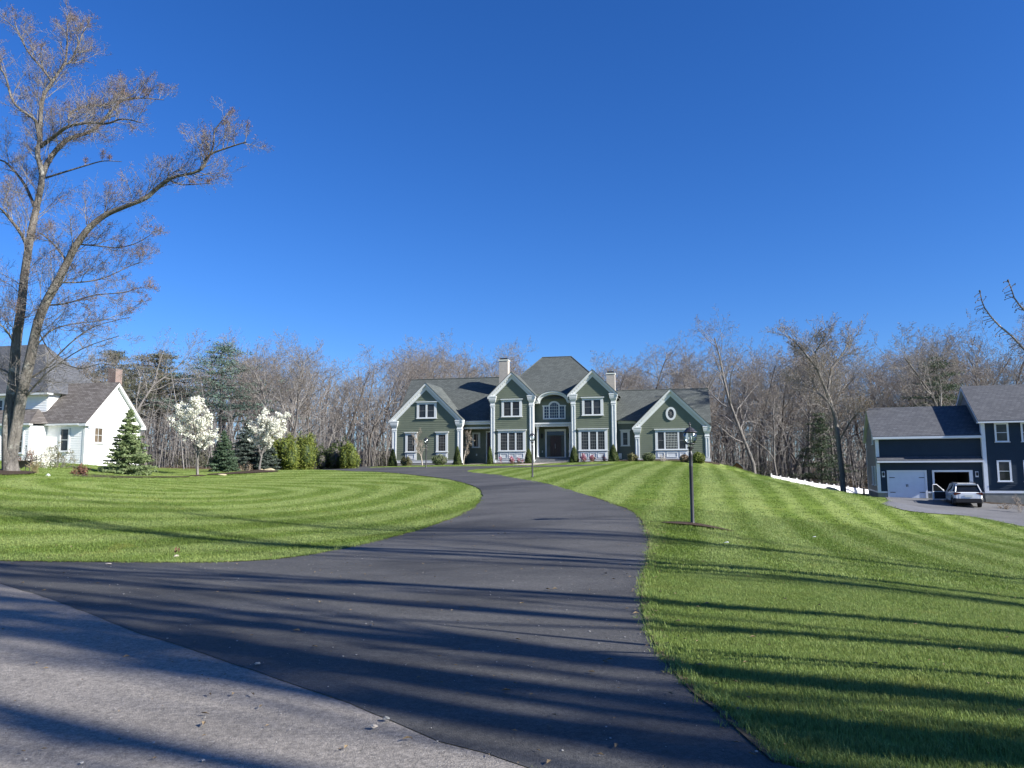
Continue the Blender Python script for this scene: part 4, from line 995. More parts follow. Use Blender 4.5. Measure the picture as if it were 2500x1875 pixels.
def unit(v): return v / (np.linalg.norm(v) + 1e-9)
def grow(seed, H, r0, fork=.45, spread=.9, counts=(10, 7, 5, 4), lens=(.36, .5, .5, .5), wander=.12, up=.25, tipr=.010, lean=(0, 0), start=None, zlow=.32, minr=.006, sides=(7, 5, 3, 3, 3)):
    """a leafless tree: returns trunk lines, limb and twig lines, twig tips"""
    R = np.random.RandomState(seed); TR, CR, TIPS = [], [], []
    def branch(p, d, L, r, lev):
        n = (7, 5, 4, 3, 2)[lev]; pts = [np.array(p)]; rad = [r]; d = unit(np.array(d, float)); dirs = [d]
        for i in range(n):
            d = unit(d + R.normal(size=3) * wander * (1 + .5 * lev) + np.array([0, 0, up * (.25 if lev == 0 else .35)]))
            pts.append(pts[-1] + d * L / n); dirs.append(d); t = (i + 1) / n
            rad.append(max(r * (1 - t * (.72 if lev == 0 else .78)), minr))
        (TR if lev == 0 else CR).append((pts, rad, sides[lev]))
        if lev >= len(counts): TIPS.append(pts[-1]); TIPS.append((pts[-1] + pts[-2]) / 2); return
        if lev == len(counts) - 1: TIPS.append(pts[-1])
        nc = max(2, int(counts[lev] * R.uniform(.8, 1.2))); lo = zlow if lev == 0 else .18; phi = R.uniform(0, 6.28)
        for k in range(nc):
            t = lo + (1 - lo) * (k + R.uniform(.1, .9)) / nc; q = t * n; i = min(int(q), n - 1); f = q - i
            pp = pts[i] * (1 - f) + pts[i + 1] * f; dd = dirs[min(i + 1, n)]; rr = rad[i] * (1 - f) + rad[i + 1] * f
            phi += 2.4 + R.uniform(-.5, .5); a = np.array([0, 0, 1.]) if abs(dd[2]) < .95 else np.array([1., 0, 0]); u = unit(np.cross(dd, a)); w_ = np.cross(dd, u)
            ang = spread * R.uniform(.55, 1.15) * (1.1 - .35 * t if lev == 0 else 1)
            nd = dd * math.cos(ang) + (u * math.cos(phi) + w_ * math.sin(phi)) * math.sin(ang)
            LL = lens[lev] * L * (1.15 - .55 * t if lev == 0 else 1.15 - .5 * t) * R.uniform(.7, 1.2)
            branch(pp, nd, LL, max(rr * R.uniform(.45, .68), tipr), lev + 1)
    branch(start if start is not None else (0, 0, -.3), (lean[0], lean[1], 1), H, r0, 0)
    return TR, CR, np.array(TIPS)

# --- woods: individual leafless trees
PROTOS = []
def wood_proto(i):
    R = random.Random(100 + i); H = [17, 15, 18.5, 14, 16, 19, 13, 16.5, 17.5, 15.5][i]
    TR, CR, tips = grow(200 + i, H, H * .0115 + .03, counts=(14, 8, 7, 3), spread=(.75, .95, .85, 1.0, .7)[i % 5], lens=(.44, .52, .46, .42), wander=.13 + .03 * (i % 3), up=.20, tipr=.011, minr=.008,
                        zlow=(.30, .4, .45, .25, .5)[i % 5], lean=(R.uniform(-.12, .12), R.uniform(-.08, .08)))
    e = empty('bare_tree', (0, 0, 0))
    tubes_mesh('trunk', TR, MT['bark'] if i % 2 else MT['barkd'], e); c = tubes_mesh('crown', CR, MT['twig'], e)
    Rn = np.random.RandomState(i); k = Rn.rand(len(tips)) < (.5 if i % 3 else .75)
    leaves('buds', tips[k] + Rn.normal(0, .05, (k.sum(), 3)), .045, MT['budg'] if i % 3 == 1 else (MT['bud'] if i % 3 == 2 else MT['twigl']), e, i, .6)
    return e
for i in range(10): PROTOS.append(wood_proto(i))
CM = children_map(); used = set()
def place_tree(i, x, y, s, rz, label, cat='tree', group=None, sz=None):
    p = PROTOS[i]
    if i not in used: used.add(i); o = p
    else: o = copy_tree(p, CM)
    o.location = (x, y, z1(x, y) - .05); o.rotation_euler = (0, 0, rz); o.scale = (s, s, sz or s); return tag(o, label, cat, group)
R = random.Random(11)
spots = []
front_y = lambda x: float(np.interp(x, [-80, -40, -30, -20, -10, 0, 15, 22, 32, 75], [74, 76, 74, 78, 100, 102, 96, 91, 94, 92]))
tries = 0
while len(spots) < 205 and tries < 20000:
    tries += 1
    d = R.random() ** 1.25 * 46; x = R.uniform(-80, 80); y = front_y(x) + d
    if abs(x) > y * .70 + 4: continue
    if any(abs(x / y - px_) < .052 and y < py_ + 3 for px_, py_ in ((-.376, 82), (-.457, 84), (-.515, 90), (.551, 91))): continue
    if all((x - a) ** 2 + (y - b) ** 2 > (2.3 + d * .02) ** 2 for a, b, _ in spots): spots.append((x, y, d))
for x, y, d in spots:
    u = x / y
    if u < -.42: lb, gp = 'bare tree behind the white house', 'bare trees in the woods behind the white house'
    elif u < -.15: lb, gp = 'bare tree behind the flowering trees and hedges', 'bare trees in the woods left of the green house'
    elif u < .26: lb, gp = 'bare tree behind the green house roof', 'bare trees behind the green house'
    else: lb, gp = 'bare tree between the green and navy houses', 'bare trees in the woods at the right'
    px = 1250 + F_PX * u
    i = R.randrange(10); row = 'front row' if d < 9 else ('middle' if d < 24 else 'back')
    tr_ = ('tan twigs', 'greenish buds', 'reddish buds')[i % 3]; lb = ('slender ' if i in (0, 4, 9) else ('wide crowned ' if i in (1, 3, 8) else '')) + lb.replace('bare grey brown tree', 'bare tree').replace('bare tree', 'bare tree with ' + tr_) + ', ' + row
    top = np.interp(px, [0, 250, 500, 600, 700, 850, 950, 1050, 1130, 1300, 1500, 1580, 1650, 1750, 1850, 1960, 2100, 2200, 2350, 2500], [840, 850, 845, 830, 845, 862, 845, 832, 855, 885, 890, 880, 870, 865, 848, 838, 862, 835, 795, 825])
    Hn = [17, 15, 18.5, 14, 16, 19, 13, 16.5, 17.5, 15.5][i]
    want = (1141 - top) * y / F_PX + 1.6 - z1(x, y); s = want / (Hn * 1.10) * R.uniform(.80, 1.04) 
    place_tree(i, x, y, s, R.uniform(0, 6.28), lb, 'tree', gp, s)
# a few standing out
for (u, v, Y, i, s, lab) in [(1845, 1155, 84, 5, .90, 'tall pale trunked bare tree on the crest just right of the green house'), (1560, 900, 98, 2, .84, 'wide spreading bare tree right of the right chimney of the green house'),
                             (1150, 900, 100, 8, .80, 'rounded bare tree showing between the left wing and the left chimney'), (2330, 900, 86, 0, 1.03, 'tall bare tree with reddish buds behind the navy garage roof'),
                             (1895, 1170, 86, 3, .8, 'leaning bare tree by the start of the white fence'), (700, 1148, 76, 4, .74, 'bare forked tree behind the yellow green hedge'), (240, 1140, 72, 7, .8, 'bare tree behind the ridge of the white wing')]:
    x = at(u, v, Y).x; place_tree(i, x, Y, s, R.uniform(0, 6.28), lab, 'tree')
# forest undergrowth: saplings and brush nobody could count
lines = []
for k in range(3000):
    x = R.uniform(-85, 85); y = front_y(x) + R.uniform(-3, 30)
    if -14 < x < 19 and y < 92: continue
    z = z1(x, y); H = R.uniform(1.2, 6.5) * (1 if R.random() < .7 else 1.5); dx, dy = R.uniform(-.25, .25) * H, R.uniform(-.2, .2) * H; r = H * .006 + .008
    p = [np.array((x, y, z - .1)), np.array((x + dx * .4, y + dy * .4, z + H * .5)), np.array((x + dx, y + dy, z + H))]; lines.append((p, [r, r * .7, r * .3], 3))
    for j in range(R.randint(4, 8)):
        t = R.uniform(.25, .95); q = p[0] * (1 - t) + p[2] * t; a = R.uniform(0, 6.28); l = H * R.uniform(.12, .3)
        lines.append(([q, q + np.array((math.cos(a) * l, math.sin(a) * l, l * R.uniform(.2, 1)))], [r * .4, r * .2], 3))
o = tubes_mesh('woodland_brush', lines, MT['twig'], None); tag(o, 'thin saplings and brush filling the floor of the woods', kind='stuff')
# low evergreen growth in the woods
Cc = []
Rn = np.random.RandomState(8)
for k in range(120):
    x = Rn.uniform(-75, 75); y = front_y(x) + Rn.uniform(-1, 16)
    if -14 < x < 19 and y < 93: continue
    h = Rn.uniform(1, 4.5); n = int(230 * h); q = Rn.normal(size=(n, 3)) * (h * .38, h * .38, h * .33); q[:, 2] = np.abs(q[:, 2]) + .2; Cc.append(q + (x, y, z1(x, y)))
o = leaves('woodland_understory', np.concatenate(Cc), .085, MT['pined'], None, 3, .4); tag(o, 'dull green low growth between the trunks', kind='stuff')
# far tree mass beyond
lines = []
for k in range(1400):
    a = R.uniform(-.78, .78); y = R.uniform(128, 175); x = a * y; z = z1(x, y) - 1; H = R.uniform(11, 17); r = R.uniform(.08, .2)
    lines.append(([np.array((x, y, z)), np.array((x + R.uniform(-1, 1), y, z + H * .6)), np.array((x + R.uniform(-2, 2), y, z + H))], [r, r * .6, .03], 3))
    for j in range(14):
        t = R.uniform(.15, 1); q = np.array((x, y, z + H * t)); an = R.uniform(0, 6.28); l = H * R.uniform(.1, .24)
        lines.append(([q, q + np.array((math.cos(an) * l * .7, math.sin(an) * l * .5, l))], [.05, .02], 3))
tag(tubes_mesh('distant_woods', lines, MT['twig'], None), 'far bare woods reading as one brown mass', kind='stuff')

# --- white pines: whorls of level branches with needle plates
def pine(x, y, H, W, m, seed, label, zlow=.25, z=None, dens=1.0):
    Rn = np.random.RandomState(seed); e = empty('white_pine', (x, y, z1(x, y) - .1), 0, label, 'tree')
    tubes_mesh('trunk', [([np.array((0, 0, 0)), np.array((.1, 0, H * .5)), np.array((0, 0, H * .97))], [H * .016 + .05, H * .011, .03], 7)], MT['barkd'], e)
    br = []; C_ = []; nw = 13
    for k in range(nw):
        t0 = zlow + (1 - zlow) * (k + .5) / nw; nb = 5; ph = Rn.uniform(0, 6.28)
        for j in range(nb):
            t = min(.99, max(zlow, t0 + Rn.uniform(-.6, .6) * (1 - zlow) / nw)); hz = H * t; a = ph + j * 6.28 / nb + Rn.uniform(-.5, .5); L = W * .5 * (1 - ((t - zlow) / (1 - zlow)) ** 1.25 * .86) * Rn.uniform(.5, 1.25); d = np.array((math.cos(a), math.sin(a), .06 + Rn.uniform(-.12, .12)))
            p1 = np.array((0, 0, hz)); p2 = p1 + d * L + (0, 0, L * .10); br.append(([p1, (p1 + p2) / 2 - (0, 0, .08 * L * .3), p2], [.05, .035, .015], 3))
            nc = int((5 + L * 2.4) * dens)
            for q in range(nc):
                s = Rn.uniform(.28, 1.05); c = p1 * (1 - s) + p2 * s + Rn.normal(0, 1, 3) * (.22 + .10 * L, .22 + .10 * L, .07); n = 13
                C_.append(c + Rn.normal(0, 1, (n, 3)) * (.33, .33, .07))
    C_.append(np.array((0, 0, H * .95)) + Rn.normal(0, 1, (60, 3)) * (.25, .25, .5))
    tubes_mesh('branches', br, MT['barkd'], e); leaves('foliage', np.concatenate(C_), .16, m, e, seed, .22)
    return e
p = at(543, 838, 82); pine(p.x, 82, p.z - z1(p.x, 82), 14.0, MT['pineb'], 1, 'tall bluish white pine with layered branches, highest of the evergreens left of the green house', .36, dens=.85)
p = at(392, 858, 84); pine(p.x, 84, p.z - z1(p.x, 84), 11.5, MT['pined'], 2, 'round topped dull green pine just right of the white wing', .42, dens=1.3)
p = at(283, 855, 92); pine(p.x, 92, p.z - z1(p.x, 92), 11.5, MT['pined'], 3, 'broad brownish green pine rising behind the brick chimney', .3, dens=1.3)
p = at(2285, 875, 92); pine(p.x, 92, p.z - z1(p.x, 92), 13, MT['pine'], 4, 'dark layered pine behind the navy garage roof', .25)
p = at(1250, 1090, 112); 
p = at(2000, 1010, 92); pine(p.x, 92, p.z - z1(p.x, 92), 6, MT['pine'], 6, 'dark evergreen in the shade of the woods behind the white fence', .1)

# --- spruces and cone shrubs
def spruce(x, y, H, W, m, seed, label, name='spruce_tree', droop=.18, size=.085, n=9000, lumpy=.35):
    Rn = np.random.RandomState(seed); e = empty(name, (x, y, z1(x, y)), 0, label, 'tree')
    tubes_mesh('trunk', [([np.array((0, 0, -.1)), np.array((0, 0, H * .97))], [H * .022, .01], 6)], MT['barkd'], e)
    br = []; C_ = []; nw = int(12 + H * 3); tot = 0
    for k in range(nw):
        t = (k + Rn.uniform(0, .9)) / nw; hz = H * (.03 + t * .95); nb = max(5, int(12 - 6 * t)); ph = Rn.uniform(0, 6.28)
        for j in range(nb):
            hz = H * min(.97, max(.02, .03 + t * .95 + Rn.uniform(-.5, .5) / nw)); a = ph + j * 6.28 / nb + Rn.uniform(-.25, .25); L = W * .5 * (1 - t) ** .85 * Rn.uniform(1 - lumpy, 1.08) + .05
            d = np.array((math.cos(a), math.sin(a), 0)); p1 = np.array((0, 0, hz)); p2 = p1 + d * L + (0, 0, -droop * L + .10 * L); mid = (p1 + p2) / 2 + (0, 0, -.08 * L)
            br.append(([p1, mid, p2], [.02 + .006 * L, .015, .006], 3)); nc = int(n / (nw * nb * .5) * (L / (W * .5) + .1)); s = Rn.uniform(.15, 1.03, nc); side = Rn.normal(0, 1, nc) * .16 * L * (1.1 - s) ** .5 + Rn.normal(0, .03, nc)
            perp = np.array((-d[1], d[0], 0)); c = np.where((s < .5)[:, None], p1 + (mid - p1) * (s * 2)[:, None], mid + (p2 - mid) * (s * 2 - 1)[:, None]) + perp * side[:, None] + Rn.normal(0, .022, (nc, 3)); c[:, 2] -= np.abs(side) * .15
            C_.append(c)
    C_.append(np.array((0, 0, H * .96)) + Rn.normal(0, 1, (40, 3)) * (.03, .03, .1))
    tubes_mesh('branches', br, MT['barkd'], e); leaves('foliage', np.concatenate(C_), size, m, e, seed, .28)
    return e
def P_on(u, v, Y): p = at(u, v, Y); return p.x, Y
x, y = P_on(311, 1160, 47); spruce(x, y, 4.05, 3.2, MT['spruce'], 11, 'light green spruce standing in front of the white gable wall', n=26000, size=.09, lumpy=.42)
x, y = P_on(544, 1160, 56); spruce(x, y, 2.95, 2.5, MT['spruceb'], 12, 'small dense green spruce between the two white flowering trees', n=17000, size=.085)
x, y = P_on(600, 1152, 63); spruce(x, y, 4.1, 4.0, MT['spruceg'], 13, 'broad grey green spruce behind the right flowering tree', n=20000, size=.095)
x, y = P_on(655, 1152, 62); spruce(x, y, 2.6, 2.6, MT['spruceg'], 14, 'low grey spruce at the right foot of the right flowering tree', n=12000, size=.085)

def lobes(name, x, y, parts, m, seed, label, cat='shrub', size=.07, n=4200, inner=None, group=None, asp=.5, shell=.22):
    """foliage as leaf-sized faces spread through the outer shell of overlapping lobes"""
    Rn = np.random.RandomState(seed); e = empty(name, (x, y, z1(x, y)), 0, label, cat, group); C_ = []; NN = []
    vol = sum(a * b_ + a * c for *_, a, b_, c in parts); core = MB()
    for (cx_, cy_, cz_, a, b_, c) in parts:
        k = int(n * (a * b_ + a * c) / vol); d = Rn.normal(size=(k, 3)); d /= np.linalg.norm(d, axis=1)[:, None]
        lump = 1 + .12 * np.sin(d[:, 0] * 7 + cx_ * 3) * np.sin(d[:, 2] * 8 + seed) + .08 * np.sin(d[:, 1] * 13 + 2)
        r = (1 - np.abs(Rn.normal(0, shell, k))) * lump; q = d * r[:, None] * (a, b_, c) + (cx_, cy_, cz_); ok = q[:, 2] > .02; C_.append(q[ok]); NN.append(d[ok])
        bm = bmesh.new(); bmesh.ops.create_icosphere(bm, subdivisions=2, radius=1); n0 = len(core.v)
        core.v += [(v_.co.x * a * .72 + cx_, v_.co.y * b_ * .72 + cy_, v_.co.z * c * .74 + cz_) for v_ in bm.verts]; core.f += [tuple(n0 + w_.index for w_ in f_.verts) for f_ in bm.faces]; bm.free()
    core.build('inner_growth', inner or MT['barkd'], e, True)
    leaves('foliage', np.concatenate(C_), size, m, e, seed, asp, np.concatenate(NN)); return e
def yew(u, vt, vb, wpx, Y, seed, label, m=None):
    p = at(u, vb, Y); x = p.x; z0 = z1(x, Y); H = at(u, vt, Y).z - z0; W = wpx * Y / F_PX
    Rn = np.random.RandomState(seed); e = empty('conical_yew', (x, Y, z0), 0, label, 'shrub', 'clipped conical yews along the house front'); n = 3800
    t = 1 - Rn.rand(n) ** .6 * .99; a = Rn.uniform(0, 6.28, n); prof = (W / 2) * np.minimum((1 - t) ** .62 * 1.08, .80 + t * 2.5) * (1 + .10 * np.sin(a * 5 + t * 9)) * (1 - np.abs(Rn.normal(0, .10, n)))
    C_ = np.stack([np.cos(a) * prof, np.sin(a) * prof, t * H], -1); nr = np.stack([np.cos(a), np.sin(a), np.full(n, .4)], -1)
    c = MB(); c.lathe([(W * .34, 0), (W * .4, H * .15), (W * .26, H * .55), (.02, H * .95)], 10); c.build('inner_growth', MT['barkd'], e, True)
    leaves('foliage', C_, .05, m or MT['yew'], e, seed, .4, nr)
zz = lambda a: (940 + a[0] / 5.267, 840 + a[1] / 5.267, 840 + a[2] / 5.267, a[3] / 5.267)
for a, off, Y, s, lb in (((98, 1345, 1590, 112), 0, 72.8, 1, 'dark conical yew at the far left corner of the green house'), ((930, 1310, 1543, 108), 0, 71.6, 2, 'conical yew beside the left recess, next to the pale bare dogwood'),
                         ((1350, 1310, 1528, 82), 0, 71.2, 3, 'slim conical yew at the left foot of the left bay'), ((1848, 1340, 1518, 112), 0, 70.6, 4, 'conical yew left of the entrance steps'),
                         ((325, 1305, 1512, 118), 400, 70.0, 5, 'conical yew right of the entrance steps'), ((832, 1290, 1516, 132), 400, 68.9, 6, 'conical yew at the right foot of the right bay')):
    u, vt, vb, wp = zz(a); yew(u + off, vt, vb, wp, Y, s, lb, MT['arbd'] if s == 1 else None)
def azalea(u, v, wpx, hpx, Y, seed, label, bloom=1.0):
    p = at(u, v, Y); x = p.x; W = wpx * Y / F_PX; H = hpx * Y / F_PX
    TR, CR, tips = grow(seed, H * .55, .02, counts=(7, 4, 3), spread=1.1, lens=(.9, .6, .5), wander=.2, up=.1, tipr=.006, minr=.005, zlow=.02, sides=(4, 3, 3, 3, 3))
    e = empty('azalea_bush', (x, Y, z1(x, Y)), 0, label, 'shrub', 'azaleas under the bay windows'); k = W / 2 / (np.abs(tips[:, :2]).max() + .01); kz = H * .95 / tips[:, 2].max()
    TR = [([q * (k, k, kz) for q in a], b_, c) for a, b_, c in TR]; CR = [([q * (k, k, kz) for q in a], b_, c) for a, b_, c in CR]; tips = tips * (k, k, kz)
    tubes_mesh('stems', TR + CR, MT['twigp'], e); Rn = np.random.RandomState(seed)
    top = tips[tips[:, 2] > H * .35]; q = np.repeat(top, 9, 0) + Rn.normal(0, .07, (len(top) * 9, 3)); leaves('blossom', Rn.permutation(q)[:int(len(q) * bloom)], .055, MT['pink'], e, seed, .8)
    q = np.repeat(tips, 5, 0) + Rn.normal(0, .08, (len(tips) * 5, 3)); q[:, 2] *= .8; leaves('leaves', q, .04, MT['twigl'], e, seed + 5, .6)
for u, v, wp, hp, Y, s, lb, bl in ((1226, 1128.5, 26, 17, 70.6, 31, 'pink flowering azalea under the left bay window, leftmost of its three', .9), (1249, 1128.5, 18, 19, 70.5, 32, 'pink azalea in the middle under the left bay window', .9),
                                   (1270, 1128, 17, 16, 70.4, 33, 'sparse brownish azalea under the left bay window, nearest the entrance', .25), (1425, 1127, 23, 20, 69.6, 34, 'pink flowering azalea under the right bay window, nearest the entrance', 1),
                                   (1449, 1126, 18, 18, 69.5, 35, 'faded pink azalea in the middle under the right bay window', .5), (1471, 1126, 20, 17, 69.4, 36, 'dull pink azalea under the right bay window, rightmost of its three', .4)):
    azalea(u, v, wp, hp, Y, s, lb, bl)
def bare_shrub(name, u, v, Y, wpx, hpx, seed, label, m=None, lm=None, cat='shrub', nleaf=6, lsz=.05, single=False, group=None, tipr=.008):
    p = at(u, v, Y); x = p.x; W = wpx * Y / F_PX; H = hpx * Y / F_PX; e = empty(name, (x, Y, z1(x, Y)), 0, label, cat, group)
    if single: TR, CR, tips = grow(seed, H * .78, H * .022, counts=(11, 7, 6), spread=.75, lens=(.5, .5, .42), wander=.15, up=.16, tipr=tipr, minr=tipr * .8, zlow=.22, sides=(6, 4, 3, 3, 3))
    else:
        TR, CR, tips = [], [], []
        for k in range(9):
            a, b_, c = grow(seed * 10 + k, H * .75, H * .011 + .004, counts=(6, 5), spread=.6, lens=(.5, .45), wander=.14, up=.12, tipr=tipr, minr=tipr * .7, zlow=.15, lean=(math.cos(k * 2.4) * .75, math.sin(k * 2.4) * .75), sides=(4, 3, 3, 3, 3))
            TR += a; CR += b_; tips.append(c)
        tips = np.concatenate(tips)
    mx = np.abs(tips[:, :2]).max(); k = W / 2 / mx; kz = H / tips[:, 2].max()
    sc = lambda L_: [([q * (k, k, kz) for q in a], b_, c) for a, b_, c in L_]; tubes_mesh('trunk' if single else 'stems', sc(TR), m or MT['twig'], e); tubes_mesh('crown' if single else 'twigs', sc(CR), m or MT['twig'], e)
    tips = tips * (k, k, kz)
    if nleaf and lm: Rn = np.random.RandomState(seed); q = np.repeat(tips, nleaf, 0) + Rn.normal(0, .06, (len(tips) * nleaf, 3)) * max(1, H * .4); leaves('buds' if nleaf < 4 else 'leaves', q, lsz, lm, e, seed, .55)
    return e
zx = lambda q: (940 + q[0] / 5.267, 840 + q[1] / 5.267)
u, v = zx((480, 1552)); bare_shrub('dogwood_tree', u, v, 71.2, 62, 92, 41, 'small bare tree with a round tan crown before the left gable windows', MT['twigp'], MT['twigl'], 'tree', 1, .03, True, tipr=.012)
u, v = zx((1005, 1548)); bare_shrub('dogwood_tree', u, v, 70.6, 56, 86, 42, 'small bare tree with a pale trunk in front of the shaded recess', MT['twigp'], MT['twigl'], 'tree', 1, .03, True, tipr=.012)
u, v = zx((270, 1578)); bare_shrub('brown_shrub', u, v, 72.4, 30, 22, 43, 'brown twiggy shrub under the leftmost window of the green house', MT['twig'], MT['olive'], nleaf=6)
def bx_(name, u, v, Y, wpx, hpx, m, seed, label, size=.055, n=3000):
    p = at(u, v, Y); W = wpx * Y / F_PX; H = hpx * Y / F_PX
    lobes(name, p.x, Y, [(-W * .16, 0, H * .46, W * .34, W * .34, H * .46), (W * .17, .05, H * .44, W * .33, W * .34, H * .46), (0, -.05, H * .55, W * .3, W * .3, H * .45)], m, seed, label, size=size, n=n)
u, v = zx((700, 1560)); bx_('boxwood_shrub', u, v, 71.2, 40, 27, MT['box'], 51, 'rounded grey green boxwood under the second window of the left gable')
z2 = lambda a, b_: (1340 + a / 5.267, 840 + b_ / 5.267)
u, v = z2(1075, 1508); bare_shrub('brown_shrub', u, v, 68.4, 24, 18, 44, 'brown green shrub at the corner right of the narrow window', MT['twig'], MT['olive'], nleaf=9)
u, v = z2(1290, 1512); bx_('boxwood_shrub', u, v, 67.9, 33, 21, MT['box'], 52, 'low green shrub left of the wide triple window')
u, v = z2(1465, 1508); bare_shrub('bare_shrub', u, v, 67.6, 27, 24, 45, 'pale bare shrub in front of the panels of the triple window', MT['twigp'], None, nleaf=0)
u, v = z2(1745, 1512); bx_('purple_shrub', u, v, 67.1, 23, 19, MT['twigl'], 53, 'brownish purple shrub just left of the near lamp post')
u, v = z2(1925, 1530); bx_('rhododendron_shrub', u, v, 66.8, 34, 27, MT['rhodo'], 54, 'broad glossy yellow green rhododendron at the right corner of the green house', .075, 2600)

# --- hedges left of the house
def at_l(u, v, Y): p = at(u, v, Y); return p.x
def spires(seed, w_, h0, h1, n=13):
    r = random.Random(seed); out = []
    for k in range(n):
        h = r.uniform(h0, h1); q = r.uniform(.35, .62); out.append((r.uniform(-w_, w_), r.uniform(-.8, .9), h * .47, q, q, h * .52))
    return out
x = at_l(688, 1148, 63); lobes('arborvitae_hedge', x, 63, spires(1, 1.1, 1.7, 3.1), MT['arb'], 61, 'yellow green arborvitae left of the deep shadow in the hedge', 'hedge', .075, 9000, MT['arbd'])
x = at_l(738, 1145, 65.5); lobes('arborvitae_hedge', x, 65.5, spires(2, 1.1, 2.0, 3.4), MT['arb'], 62, 'taller olive yellow arborvitae standing behind its brighter neighbour', 'hedge', .075, 9000, MT['arbd'])
x = at_l(800, 1146, 68.5); lobes('arborvitae_hedge', x, 68.5, spires(3, 2.1, 1.4, 2.4, 20), MT['arbd'], 63, 'dark shaded stretch of hedge', 'hedge', .075, 9000, MT['barkd'])  # hedge shade put into the leaf colour, a darker arborvitae copy
x = at_l(846, 1146, 67.3); lobes('arborvitae_hedge', x, 67.3, spires(4, .8, 1.4, 2.4, 9), MT['arb'], 64, 'sunlit green end of the hedge nearest the driveway', 'hedge', .07, 5500, MT['arbd'])
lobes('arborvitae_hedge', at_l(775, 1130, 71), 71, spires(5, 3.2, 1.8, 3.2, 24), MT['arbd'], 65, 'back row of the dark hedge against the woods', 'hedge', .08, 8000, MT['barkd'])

# --- white flowering pear trees
def blossom_tree(u, v, Y, wpx, hpx, seed, label, wl=1.0):
    p = at(u, v, Y); x = p.x; W = wpx * Y / F_PX; H = hpx * Y / F_PX; e = empty('flowering_pear_tree', (x, Y, z1(x, Y)), 0, label, 'tree', 'white flowering trees on the left lawn')
    TR, CR, tips = grow(seed, H * .80, H * .017 + .015, counts=(17, 6, 4), spread=.72, lens=(.46, .44, .42), wander=.09, up=.30, tipr=.010, minr=.007, zlow=.30, sides=(8, 5, 3, 3, 3))
    k = W / 2 / np.percentile(np.abs(tips[:, :2]), 93); kz = H / tips[:, 2].max(); S_ = np.array([k, k, kz])
    sc = lambda L_: [([q * (1 + (k - 1) * min(1, max(0, q[2] / H * 3 - .8)), 1 + (k - 1) * min(1, max(0, q[2] / H * 3 - .8)), kz) for q in a], b_, c) for a, b_, c in L_]
    tubes_mesh('trunk', sc(TR), MT['bark'], e); tubes_mesh('branches', sc(CR), MT['twig'], e); tips = np.array([q * (1 + (k - 1) * min(1, max(0, q[2] / H * 3 - .8)), 1 + (k - 1) * min(1, max(0, q[2] / H * 3 - .8)), kz) for q in tips])
    Rn = np.random.RandomState(seed); kk = Rn.rand(len(tips)) < .8; t2 = tips[kk]; q = np.repeat(t2, 10, 0) + Rn.normal(0, .07, (len(t2) * 10, 3)); leaves('blossom', q, .052, MT['white_fl'], e, seed, .85)
    q = np.repeat(tips, 2, 0) + Rn.normal(0, .09, (len(tips) * 2, 3)); leaves('young_leaves', q, .04, MT['budg'], e, seed + 3, .5)
    ms = MB(); ms.lathe([(.55, .01), (.4, .05), (.1, .09)], 14); o = ms.build('mulch_ring', MT['mulch'], None); o.location = (x, Y, z1(x, Y)); tag(o, 'mulch ring round the foot of the ' + ('left' if u < 550 else 'right') + ' flowering tree', kind='structure')
blossom_tree(483, 1164, 51, 142, 188, 71, 'larger white flowering tree with a round crown, left of the small spruce')
blossom_tree(634, 1150, 57, 84, 152, 75, 'slimmer white flowering tree with an upright crown, in front of the grey spruce')

# --- big two-stemmed maple at the left, limbs followed one by one
BY = 33.0
base = on(62, 1156, BY); MTree = empty('maple_tree', base, 0, 'tall leafless maple with two long stems and reddish buds at the left', 'tree')
Rm = np.random.RandomState(77)
def limb(px, dy0, dy1, r0, r1, jit=.10):
    n = len(px); out = []
    for i, (u, v) in enumerate(px):
        t = i / (n - 1); Y = BY + dy0 + (dy1 - dy0) * t; p = at(u, v, Y); out.append(np.array((p.x - base.x, p.y - base.y, p.z - base.z)) + Rm.normal(0, jit * .15, 3) * (t > 0))
    s = [out[0]]
    for i in range(n - 1):
        p0, p1, p2, p3 = out[max(i - 1, 0)], out[i], out[i + 1], out[min(i + 2, n - 1)]
        for t in (.25, .5, .75, 1): s.append(.5 * ((2 * p1) + (-p0 + p2) * t + (2 * p0 - 5 * p1 + 4 * p2 - p3) * t * t + (-p0 + 3 * p1 - 3 * p2 + p3) * t ** 3))
    m_ = len(s); rad = [r0 + (r1 - r0) * (i / (m_ - 1)) ** .85 for i in range(m_)]; return s, rad
LB = {}
LB['A'] = limb([(22, 1172), (20, 1110), (21, 1033), (33, 932), (42, 831), (50, 760), (60, 673), (76, 575), (90, 505), (103, 434), (93, 374), (98, 350)], -.3, .6, .27, .095)
LB['B'] = limb([(48, 1172), (30, 1120), (42, 1033), (55, 957), (73, 881), (85, 818), (96, 776), (117, 732), (141, 689), (163, 640), (184, 602), (217, 559), (255, 526), (304, 505), (353, 486), (380, 461), (418, 434), (467, 423), (494, 410), (510, 380), (559, 361), (602, 347)], 0, -3.0, .27, .03)
LB['Aa'] = limb([(98, 352), (90, 304), (81, 288), (33, 250), (16, 190), (0, 168)], .6, -.5, .10, .03)
LB['Ab'] = limb([(98, 350), (100, 271), (108, 233), (127, 200), (157, 157), (168, 152), (195, 103), (206, 70)], .6, 1.2, .11, .025)
LB['Ab2'] = limb([(127, 200), (105, 170), (70, 130), (48, 90), (38, 60)], .9, 0, .06, .02)
LB['Ab3'] = limb([(160, 155), (163, 110), (162, 70), (166, 45)], 1.1, 1.8, .05, .02)
LB['Ac'] = limb([(98, 358), (136, 331), (168, 307), (222, 300), (262, 302), (300, 290), (345, 300)], .6, -1.5, .10, .022)
